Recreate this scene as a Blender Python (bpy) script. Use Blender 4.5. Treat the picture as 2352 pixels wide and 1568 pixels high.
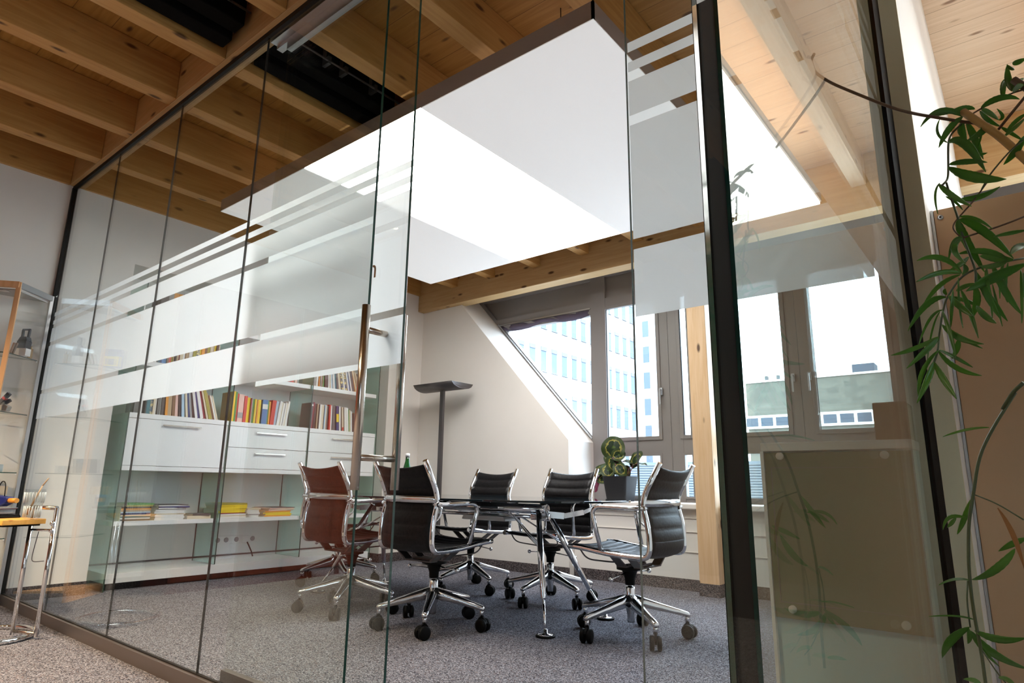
import bpy, math, random
from mathutils import Vector, Matrix
for o in list(bpy.data.objects): bpy.data.objects.remove(o, do_unlink=True)
SC = bpy.context.scene
# ---------------------------------------------------------------- camera, world, sun, exposure
EYE = 0.82
cam_d = bpy.data.cameras.new('camera'); cam = bpy.data.objects.new('camera', cam_d); SC.collection.objects.link(cam); SC.camera = cam
cam_d.sensor_width = 36.0; cam_d.lens = 1449.62 / 2352 * 36.0; cam_d.clip_start = 0.02; cam_d.clip_end = 600
_y, _p, _r = math.radians(-39.04589), math.radians(12.822775), math.radians(0.80124)
_fw = Vector((math.sin(_y)*math.cos(_p), math.cos(_y)*math.cos(_p), math.sin(_p)))
_rt = Vector((math.cos(_y), -math.sin(_y), 0)); _up = _rt.cross(_fw)
_r2 = math.cos(_r)*_rt + math.sin(_r)*_up; _u2 = -math.sin(_r)*_rt + math.cos(_r)*_up
cam.matrix_world = Matrix(((_r2.x, _u2.x, -_fw.x, 0), (_r2.y, _u2.y, -_fw.y, 0), (_r2.z, _u2.z, -_fw.z, EYE), (0, 0, 0, 1)))
W = bpy.data.worlds.new('sky'); SC.world = W; W.use_nodes = True
_bg = W.node_tree.nodes['Background']; _bg.inputs['Color'].default_value = (0.67, 0.83, 1.0, 1); _bg.inputs['Strength'].default_value = 7.4
sun_d = bpy.data.lights.new('sun', 'SUN'); sun_d.energy = 3.0; sun_d.angle = 0.01; sun_d.color = (1.0, 0.95, 0.87)
sun = bpy.data.objects.new('sun', sun_d); SC.collection.objects.link(sun)
sun.rotation_euler = Vector((-0.55, 0.72, -0.75)).to_track_quat('-Z', 'Y').to_euler()
SC.view_settings.view_transform = 'Standard'; SC.view_settings.look = 'None'; SC.view_settings.gamma = 1.0
SC.view_settings.use_curve_mapping = False; SC.view_settings.exposure = 1.28
SC.cycles.transparent_max_bounces = 40; SC.cycles.max_bounces = 12; SC.cycles.transmission_bounces = 12
SC.cycles.diffuse_bounces = 6; SC.cycles.glossy_bounces = 6; SC.cycles.caustics_reflective = False; SC.cycles.caustics_refractive = False
SC.cycles.sample_clamp_indirect = 6.0

# ---------------------------------------------------------------- helpers
rnd = random.Random(7)
COL = SC.collection
def ND(m): return m.node_tree.nodes
def mat(name, col, rough=0.5, metal=0.0, spec=0.5, emit=None, coat=0.0, trans=0.0):
    m = bpy.data.materials.new(name); m.use_nodes = True
    b = ND(m)['Principled BSDF']
    b.inputs['Base Color'].default_value = (*col, 1); b.inputs['Roughness'].default_value = rough
    b.inputs['Metallic'].default_value = metal; b.inputs['Specular IOR Level'].default_value = spec
    b.inputs['Coat Weight'].default_value = coat; b.inputs['Transmission Weight'].default_value = trans
    if emit: b.inputs['Emission Color'].default_value = (*emit[0], 1); b.inputs['Emission Strength'].default_value = emit[1]
    m.diffuse_color = (*col, 1)
    return m
def noisy(m, c1, c2, scale=(1, 1, 1), nscale=8, detail=4, lo=0.35, hi=0.65, bump=0.0, rough=None, voro=False):
    nt = m.node_tree; n = nt.nodes; b = n['Principled BSDF']
    tc = n.new('ShaderNodeTexCoord'); mp = n.new('ShaderNodeMapping'); mp.inputs['Scale'].default_value = scale
    nz = n.new('ShaderNodeTexVoronoi' if voro else 'ShaderNodeTexNoise'); nz.inputs['Scale'].default_value = nscale
    if not voro: nz.inputs['Detail'].default_value = detail
    cr = n.new('ShaderNodeValToRGB'); cr.color_ramp.elements[0].position = lo; cr.color_ramp.elements[1].position = hi
    cr.color_ramp.elements[0].color = (*c1, 1); cr.color_ramp.elements[1].color = (*c2, 1)
    nt.links.new(tc.outputs['Object'], mp.inputs['Vector']); nt.links.new(mp.outputs[0], nz.inputs['Vector'])
    nt.links.new(nz.outputs['Color' if voro else 'Fac'], cr.inputs['Fac']); nt.links.new(cr.outputs['Color'], b.inputs['Base Color'])
    if bump:
        bp = n.new('ShaderNodeBump'); bp.inputs['Strength'].default_value = bump; bp.inputs['Distance'].default_value = 0.01
        nt.links.new(nz.outputs['Color' if voro else 'Fac'], bp.inputs['Height']); nt.links.new(bp.outputs[0], b.inputs['Normal'])
    return m
def wood(name, base, dark, knot, axis='y', plank=None, rough=0.55):
    """pine: long grain along `axis`, dark knots, and optional plank joints (plank = (axis index, width))"""
    m = mat(name, base, rough); nt = m.node_tree; n = nt.nodes; L = nt.links.new; b = n['Principled BSDF']
    tc = n.new('ShaderNodeTexCoord')
    s = {'x': (0.9, 14, 14), 'y': (14, 0.9, 14), 'z': (14, 14, 0.9)}[axis]
    mp = n.new('ShaderNodeMapping'); mp.inputs['Scale'].default_value = s
    nz = n.new('ShaderNodeTexNoise'); nz.inputs['Scale'].default_value = 2.2; nz.inputs['Detail'].default_value = 8; nz.inputs['Distortion'].default_value = 1.2
    L(tc.outputs['Object'], mp.inputs['Vector']); L(mp.outputs[0], nz.inputs['Vector'])
    cr = n.new('ShaderNodeValToRGB'); cr.color_ramp.elements[0].position = 0.36; cr.color_ramp.elements[1].position = 0.66
    cr.color_ramp.elements[0].color = (*dark, 1); cr.color_ramp.elements[1].color = (*base, 1); L(nz.outputs['Fac'], cr.inputs['Fac'])
    k = {'x': (2.2, 6.0, 6.0), 'y': (6.0, 2.2, 6.0), 'z': (6.0, 6.0, 2.2)}[axis]
    mk = n.new('ShaderNodeMapping'); mk.inputs['Scale'].default_value = k; L(tc.outputs['Object'], mk.inputs['Vector'])
    vo = n.new('ShaderNodeTexVoronoi'); vo.inputs['Scale'].default_value = 1.6; vo.inputs['Randomness'].default_value = 1.0; L(mk.outputs[0], vo.inputs['Vector'])
    ck = n.new('ShaderNodeValToRGB'); ck.color_ramp.elements[0].position = 0.085; ck.color_ramp.elements[1].position = 0.17
    ck.color_ramp.elements[0].color = (1, 1, 1, 1); ck.color_ramp.elements[1].color = (0, 0, 0, 1); L(vo.outputs['Distance'], ck.inputs['Fac'])
    mx = n.new('ShaderNodeMix'); mx.data_type = 'RGBA'; L(ck.outputs['Color'], mx.inputs['Factor']); L(cr.outputs['Color'], mx.inputs['A']); mx.inputs['B'].default_value = (*knot, 1)
    out = mx.outputs['Result']
    if plank:
        sx = n.new('ShaderNodeSeparateXYZ'); L(tc.outputs['Object'], sx.inputs[0])
        dv = n.new('ShaderNodeMath'); dv.operation = 'DIVIDE'; L(sx.outputs[plank[0]], dv.inputs[0]); dv.inputs[1].default_value = plank[1]
        fr = n.new('ShaderNodeMath'); fr.operation = 'FRACT'; L(dv.outputs[0], fr.inputs[0])
        lt = n.new('ShaderNodeMath'); lt.operation = 'LESS_THAN'; L(fr.outputs[0], lt.inputs[0]); lt.inputs[1].default_value = 0.018
        m2 = n.new('ShaderNodeMix'); m2.data_type = 'RGBA'; L(lt.outputs[0], m2.inputs['Factor']); L(out, m2.inputs['A']); m2.inputs['B'].default_value = (dark[0]*.45, dark[1]*.4, dark[2]*.35, 1)
        out = m2.outputs['Result']
    L(out, b.inputs['Base Color'])
    return m
def glassmat(name, tint=(0.962, 0.982, 0.972), ior=1.5):
    m = bpy.data.materials.new(name); m.use_nodes = True; nt = m.node_tree; n = nt.nodes; n.clear(); L = nt.links.new
    o = n.new('ShaderNodeOutputMaterial'); mx = n.new('ShaderNodeMixShader'); fr = n.new('ShaderNodeFresnel'); fr.inputs['IOR'].default_value = ior
    tr = n.new('ShaderNodeBsdfTransparent'); tr.inputs['Color'].default_value = (*tint, 1)
    # the fresnel node inverts itself on the inner side of a closed slab, so the outward normal is rebuilt for both sides
    ge = n.new('ShaderNodeNewGeometry'); mp = n.new('ShaderNodeVectorMath'); mp.operation = 'SCALE'
    mm = n.new('ShaderNodeMath'); mm.operation = 'MULTIPLY_ADD'; mm.inputs[1].default_value = -2.0; mm.inputs[2].default_value = 1.0
    gl = n.new('ShaderNodeBsdfGlossy'); gl.inputs['Roughness'].default_value = 0.0; gl.inputs['Color'].default_value = (0.95, 0.97, 0.96, 1)
    dt = n.new('ShaderNodeVectorMath'); dt.operation = 'DOT_PRODUCT'; L(ge.outputs['Incoming'], dt.inputs[0]); L(ge.outputs['Normal'], dt.inputs[1])
    ab = n.new('ShaderNodeMath'); ab.operation = 'ABSOLUTE'; L(dt.outputs['Value'], ab.inputs[0])
    om = n.new('ShaderNodeMath'); om.operation = 'SUBTRACT'; om.inputs[0].default_value = 1.0; L(ab.outputs[0], om.inputs[1])
    pw = n.new('ShaderNodeMath'); pw.operation = 'POWER'; L(om.outputs[0], pw.inputs[0]); pw.inputs[1].default_value = 5.0
    f = n.new('ShaderNodeMath'); f.operation = 'MULTIPLY_ADD'; L(pw.outputs[0], f.inputs[0]); f.inputs[1].default_value = 0.96; f.inputs[2].default_value = 0.04
    for x in (fr, mp, mm): n.remove(x)
    L(f.outputs[0], mx.inputs[0]); L(tr.outputs[0], mx.inputs[1]); L(gl.outputs[0], mx.inputs[2]); L(mx.outputs[0], o.inputs['Surface'])
    return m
def filmmat(name, col):
    m = bpy.data.materials.new(name); m.use_nodes = True; nt = m.node_tree; n = nt.nodes; n.clear(); L = nt.links.new
    o = n.new('ShaderNodeOutputMaterial'); d = n.new('ShaderNodeBsdfDiffuse'); t = n.new('ShaderNodeBsdfTranslucent')
    tp = n.new('ShaderNodeBsdfTransparent'); mx = n.new('ShaderNodeMixShader'); m2 = n.new('ShaderNodeMixShader')
    d.inputs['Color'].default_value = (*col, 1); t.inputs['Color'].default_value = (*col, 1); mx.inputs[0].default_value = 0.80; m2.inputs[0].default_value = 0.02
    L(d.outputs[0], mx.inputs[1]); L(t.outputs[0], mx.inputs[2]); L(mx.outputs[0], m2.inputs[1]); L(tp.outputs[0], m2.inputs[2]); L(m2.outputs[0], o.inputs['Surface'])
    return m

class MB:
    """collects shapes and links them as ONE mesh object"""
    def __init__(s): s.v = []; s.f = []; s.mi = []; s.sm = []
    def add(s, vs, fs, mi=0, sm=False):
        k = len(s.v); s.v += [tuple(v) for v in vs]; s.f += [tuple(i + k for i in f) for f in fs]; s.mi += [mi]*len(fs); s.sm += [sm]*len(fs); return s
    def box(s, a, b, mi=0):
        x0, x1 = sorted((a[0], b[0])); y0, y1 = sorted((a[1], b[1])); z0, z1 = sorted((a[2], b[2]))
        return s.add([(x0,y0,z0),(x1,y0,z0),(x1,y1,z0),(x0,y1,z0),(x0,y0,z1),(x1,y0,z1),(x1,y1,z1),(x0,y1,z1)],
                     [(0,3,2,1),(4,5,6,7),(0,1,5,4),(1,2,6,5),(2,3,7,6),(3,0,4,7)], mi)
    def bar(s, p, q, w, h, up=(0, 0, 1), mi=0):
        """box from p to q, w across, h along up"""
        p, q = Vector(p), Vector(q); d = (q - p).normalized(); u = Vector(up); sd = d.cross(u)
        if sd.length < 1e-5: sd = d.cross(Vector((1, 0, 0)))
        sd.normalize(); u = sd.cross(d).normalized(); vs = []
        for c in (p, q):
            for a, b in ((-1,-1),(1,-1),(1,1),(-1,1)): vs.append(c + sd*(a*w/2) + u*(b*h/2))
        return s.add(vs, [(0,1,2,3),(7,6,5,4),(0,4,5,1),(1,5,6,2),(2,6,7,3),(3,7,4,0)], mi)
    def prism(s, poly, a, b, ax='y', mi=0):
        """poly of 2D points extruded from a to b along ax (y: poly is (x,z); z: (x,y); x: (y,z))"""
        f = {'y': lambda p, t: (p[0], t, p[1]), 'z': lambda p, t: (p[0], p[1], t), 'x': lambda p, t: (t, p[0], p[1])}[ax]
        n = len(poly); vs = [f(p, a) for p in poly] + [f(p, b) for p in poly]
        ar = sum(poly[i][0]*poly[(i+1) % n][1] - poly[(i+1) % n][0]*poly[i][1] for i in range(n))
        fs = [tuple(range(n)), tuple(range(2*n-1, n-1, -1))] + [(i, i+n, (i+1) % n + n, (i+1) % n) for i in range(n)]
        flip = (ar > 0) == (ax != 'y')
        if (b < a): flip = not flip
        if flip: fs = [f_[::-1] for f_ in fs]
        return s.add(vs, fs, mi)
    def tube(s, pts, r, n=12, mi=0, closed=False, cap=True, smooth=True):
        P = [Vector(p) for p in pts]; m = len(P); R = r if isinstance(r, (list, tuple)) else [r]*m; vs = []; prev = None
        for i in range(m):
            if closed: t = (P[(i+1) % m] - P[i-1]).normalized()
            elif i == 0: t = (P[1] - P[0]).normalized()
            elif i == m-1: t = (P[-1] - P[-2]).normalized()
            else: t = ((P[i+1]-P[i]).normalized() + (P[i]-P[i-1]).normalized()); t = t.normalized() if t.length > 1e-6 else (P[i+1]-P[i]).normalized()
            if prev is None: u = t.cross(Vector((0, 0, 1)) if abs(t.z) < .9 else Vector((1, 0, 0))).normalized()
            else:
                u = prev - t*prev.dot(t); u = u.normalized() if u.length > 1e-6 else t.orthogonal().normalized()
            prev = u; w = t.cross(u)
            for k in range(n):
                a = 2*math.pi*k/n; vs.append(P[i] + (u*math.cos(a) + w*math.sin(a))*R[i])
        fs = []
        for i in range(m if closed else m-1):
            j = (i+1) % m
            for k in range(n): k2 = (k+1) % n; fs.append((i*n+k, i*n+k2, j*n+k2, j*n+k))
        s.add(vs, fs, mi, smooth)
        if cap and not closed:
            b = len(s.v) - len(vs); s.f += [tuple(b+k for k in range(n-1, -1, -1)), tuple(b+(m-1)*n+k for k in range(n))]; s.mi += [mi, mi]; s.sm += [False, False]
        return s
    def cyl(s, c, r, h, n=24, mi=0, axis=(0, 0, 1)):
        c = Vector(c); a = Vector(axis).normalized(); return s.tube([c, c + a*h], r, n, mi)
    def lathe(s, prof, c=(0, 0, 0), n=32, mi=0, smooth=True, axis=None):
        vs = []
        for r, z in prof:
            for k in range(n):
                a = 2*math.pi*k/n; vs.append(Vector((r*math.cos(a), r*math.sin(a), z)))
        if axis is not None:
            q = Vector((0, 0, 1)).rotation_difference(Vector(axis)); vs = [q @ v for v in vs]
        vs = [v + Vector(c) for v in vs]; m = len(prof); fs = []
        for i in range(m-1):
            for k in range(n): k2 = (k+1) % n; fs.append((i*n+k, i*n+k2, (i+1)*n+k2, (i+1)*n+k))
        s.add(vs, fs, mi, smooth); b = len(s.v) - len(vs)
        if prof[0][0] > 1e-6: s.f.append(tuple(b+k for k in range(n-1, -1, -1))); s.mi.append(mi); s.sm.append(False)
        if prof[-1][0] > 1e-6: s.f.append(tuple(b+(m-1)*n+k for k in range(n))); s.mi.append(mi); s.sm.append(False)
        return s
    def sphere(s, c, r, n=16, mi=0, sc=(1, 1, 1)):
        m = n//2; prof = [(max(r*math.sin(math.pi*i/m), 0.0), -r*math.cos(math.pi*i/m)) for i in range(m+1)]
        k = len(s.v); s.lathe(prof, (0, 0, 0), n, mi)
        for i in range(k, len(s.v)): v = s.v[i]; s.v[i] = (v[0]*sc[0]+c[0], v[1]*sc[1]+c[1], v[2]*sc[2]+c[2])
        return s
    def grid(s, rows, mi=0, smooth=True, thick=None):
        m, n = len(rows), len(rows[0]); vs = [v for r in rows for v in r]
        fs = [(i*n+j, i*n+j+1, (i+1)*n+j+1, (i+1)*n+j) for i in range(m-1) for j in range(n-1)]
        return s.add(vs, fs, mi, smooth)
    def xf(s, M):
        s.v = [tuple(M @ Vector(v)) for v in s.v]; return s
    def build(s, name, mats, parent=None, bevel=0, solid=0, sub=0):
        me = bpy.data.meshes.new(name); me.from_pydata(s.v, [], s.f)
        for m in (mats if isinstance(mats, (list, tuple)) else [mats]): me.materials.append(m)
        me.polygons.foreach_set('material_index', s.mi); me.polygons.foreach_set('use_smooth', s.sm); me.update(); me.validate()
        o = bpy.data.objects.new(name, me); COL.objects.link(o)
        if parent: o.parent = parent
        if solid: md = o.modifiers.new('thickness', 'SOLIDIFY'); md.thickness = solid; md.offset = 0
        if bevel: md = o.modifiers.new('edges', 'BEVEL'); md.width = bevel; md.segments = 2; md.limit_method = 'ANGLE'; md.angle_limit = 0.7
        if sub: md = o.modifiers.new('smooth', 'SUBSURF'); md.levels = md.render_levels = sub
        return o
def tag(o, label, cat, group=None, kind=None):
    o['label'] = label
    if cat: o['category'] = cat
    if group: o['group'] = group
    if kind: o['kind'] = kind
    return o
def struct(name, mb, m, label=None, **k):
    o = mb.build(name, m, **k); o['kind'] = 'structure'
    if label: o['label'] = label
    return o
def thing(name, label, cat, loc=(0, 0, 0), rz=0, group=None):
    o = bpy.data.objects.new(name, None); COL.objects.link(o); o.location = loc; o.rotation_euler = (0, 0, rz); o.empty_display_size = .05
    return tag(o, label, cat, group)
def dup(root, loc, rz, label, group=None):
    r = root.copy(); COL.objects.link(r); r.location = loc; r.rotation_euler = (0, 0, rz); r['label'] = label
    if group: r['group'] = group
    for ch in list(root.children):
        c = ch.copy(); COL.objects.link(c); c.parent = r
        for g in list(ch.children):
            d = g.copy(); COL.objects.link(d); d.parent = c
    return r
def arc(c, r, a0, a1, n, f):
    return [f(c[0] + r*math.cos(a0 + (a1-a0)*i/n), c[1] + r*math.sin(a0 + (a1-a0)*i/n)) for i in range(n+1)]
ORD = ['zeroth','first','second','third','fourth','fifth','sixth','seventh','eighth','ninth','tenth','eleventh','twelfth','thirteenth','fourteenth','fifteenth','sixteenth','seventeenth','eighteenth','nineteenth','twentieth','twenty-first','twenty-second','twenty-third','twenty-fourth','twenty-fifth','twenty-sixth','twenty-seventh','twenty-eighth','twenty-ninth','thirtieth','thirty-first','thirty-second','thirty-third','thirty-fourth','thirty-fifth','thirty-sixth','thirty-seventh','thirty-eighth','thirty-ninth','fortieth']

# ---------------------------------------------------------------- materials
M = {}
M['wall'] = noisy(mat('wall_paint', (.80,.76,.71), .8), (.78,.735,.68), (.82,.775,.72), nscale=1.5, bump=.02)
M['wallw'] = mat('white_wall_paint', (.86,.85,.83), .75)
M['beige'] = mat('beige_lacquer', (.55,.335,.175), .5)
M['endshade'] = mat('shaded_end_face', (.84,.70,.44), .6)  # white wall end face, its shade painted in as beige
M['carpet'] = mat('carpet', (.3,.28,.27), .95, spec=.1)
def carpet(m, c):
    nt = m.node_tree; n = nt.nodes; L = nt.links.new; b = n['Principled BSDF']; tc = n.new('ShaderNodeTexCoord')
    v = n.new('ShaderNodeTexVoronoi'); v.inputs['Scale'].default_value = 210; L(tc.outputs['Object'], v.inputs['Vector'])
    sp = n.new('ShaderNodeSeparateColor'); L(v.outputs['Color'], sp.inputs[0])
    cr = n.new('ShaderNodeValToRGB'); e = cr.color_ramp; e.interpolation = 'CONSTANT'
    cols = [(0, (.06,.055,.065)), (.22, (.20,.19,.20)), (.42, (.42,.39,.38)), (.62, (.27,.25,.25)), (.76, (.58,.55,.54)), (.93, (.30,.21,.18))]
    while len(e.elements) < len(cols): e.elements.new(.5)
    for el, (p, cc) in zip(e.elements, cols): el.position = p; el.color = (cc[0]*c[0], cc[1]*c[1], cc[2]*c[2], 1)
    L(sp.outputs[0], cr.inputs[0]); nz = n.new('ShaderNodeTexNoise'); nz.inputs['Scale'].default_value = 60; L(tc.outputs['Object'], nz.inputs['Vector'])
    mx = n.new('ShaderNodeMix'); mx.data_type = 'RGBA'; mx.blend_type = 'MULTIPLY'; mx.inputs['Factor'].default_value = .35
    L(cr.outputs[0], mx.inputs['A']); L(nz.outputs['Fac'], mx.inputs['B']); L(mx.outputs['Result'], b.inputs['Base Color'])
    bp = n.new('ShaderNodeBump'); bp.inputs['Strength'].default_value = .5; bp.inputs['Distance'].default_value = .004
    L(v.outputs['Distance'], bp.inputs['Height']); L(bp.outputs[0], b.inputs['Normal'])
carpet(M['carpet'], (.66,.70,.80))
M['skirt'] = mat('carpet_skirting', (.1,.09,.09), .95, spec=.1); carpet(M['skirt'], (.42,.38,.38))
PB, PD, PK = (.56,.31,.10), (.46,.235,.065), (.10,.04,.01)
M['pine_y'] = wood('pine_grain_y', PB, PD, PK, 'y'); M['pine_x'] = wood('pine_grain_x', (.60,.40,.19), (.52,.32,.135), PK, 'x'); M['pine_z'] = wood('pine_grain_z', (.80,.54,.32), (.72,.45,.24), PK, 'z')
M['pine_yr'] = wood('brightened_pine_joist', (.74,.55,.38), (.66,.47,.30), (.25,.12,.05), 'y')  # same pine as the room joists, brighter light put into the colour
M['planks'] = wood('pine_planks', (.42,.21,.05), (.33,.15,.03), PK, 'x', plank=(1, .19))
M['planks_r'] = wood('brightened_pine_planks', (.76,.53,.34), (.67,.44,.26), (.25,.11,.04), 'x', plank=(1, .19))  # same boards as over the room, next room's light put into the colour
M['glass'] = glassmat('clear_glass'); M['winglass'] = glassmat('window_glass', (.985,.99,.99))
M['gedge'] = mat('green_glass_edge', (.015,.06,.045), .1, spec=.6)
M['gpanel'] = glassmat('green_glass', (.80,.935,.905))
M['film'] = filmmat('frosted_film', (.88,.88,.88))
M['black'] = mat('black_profile', (.006,.006,.006), .5, spec=.25); M['seal'] = mat('dark_seal', (.015,.012,.01), .5)
M['matblack'] = mat('matt_black_metal', (.004,.004,.004), .9, spec=.08)
M['alu'] = mat('satin_aluminium', (.55,.56,.58), .32, 1.0); M['alud'] = mat('bronze_rail', (.30,.25,.22), .4, 1.0)
M['steel'] = mat('brushed_steel', (.62,.55,.48), .22, 1.0); M['chrome'] = mat('chrome', (.82,.83,.85), .06, 1.0)
M['polish'] = mat('polished_aluminium', (.70,.71,.73), .16, 1.0)
M['leather'] = noisy(mat('black_leather', (.010,.010,.011), .46, spec=.24), (.003,.003,.0035), (.008,.007,.008), nscale=60, bump=.15)
M['leather_tinted'] = noisy(mat('reflection_tinted_leather', (.045,.012,.008), .45, spec=.3), (.035,.009,.006), (.055,.015,.009), nscale=60, bump=.15)  # leather is black; the brown reflection in the glass is put into its colour
M['plast'] = mat('black_plastic', (.002,.002,.002), .5, spec=.15); M['dgrey'] = mat('dark_grey_metal', (.11,.10,.10), .35, .6)
M['white'] = mat('white_lacquer', (.84,.84,.83), .28); M['frame'] = mat('taupe_window_frame', (.20,.18,.172), .45)
M['sill'] = mat('white_sill', (.85,.80,.75), .4); M['panelu'] = mat('panel_fabric_glow', (.88,.88,.89), .7, emit=((1, .99, .98), .16)); M['pside'] = mat('panel_side', (.36,.29,.25), .6)  # panel fabric emission is a painted glow on the unlit side fields
M['lit'] = mat('lit_diffuser', (.9,.9,.9), .6, emit=((1.0,.975,.94), 5.2))
M['lit3'] = mat('added_uplight_glow', (.9,.9,.9), .6, emit=((1.0,.95,.88), 1.3))  # upward glow added to the second panel to brighten the planks above
M['lit2'] = mat('soft_lit_diffuser', (.9,.9,.9), .6, emit=((1.0,.97,.93), 3.0))
M['pot'] = mat('anthracite_pot', (.02,.02,.022), .6, spec=.2); M['table_glass'] = mat('dark_table_glass', (.010,.022,.03), .02, spec=.9)
M['orange'] = wood('orange_wood', (.85,.45,.10), (.75,.37,.07), (.5,.2,.03), 'x'); M['beech'] = wood('beech_frame', (.80,.48,.26), (.70,.40,.20), (.5,.25,.12), 'z')
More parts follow.
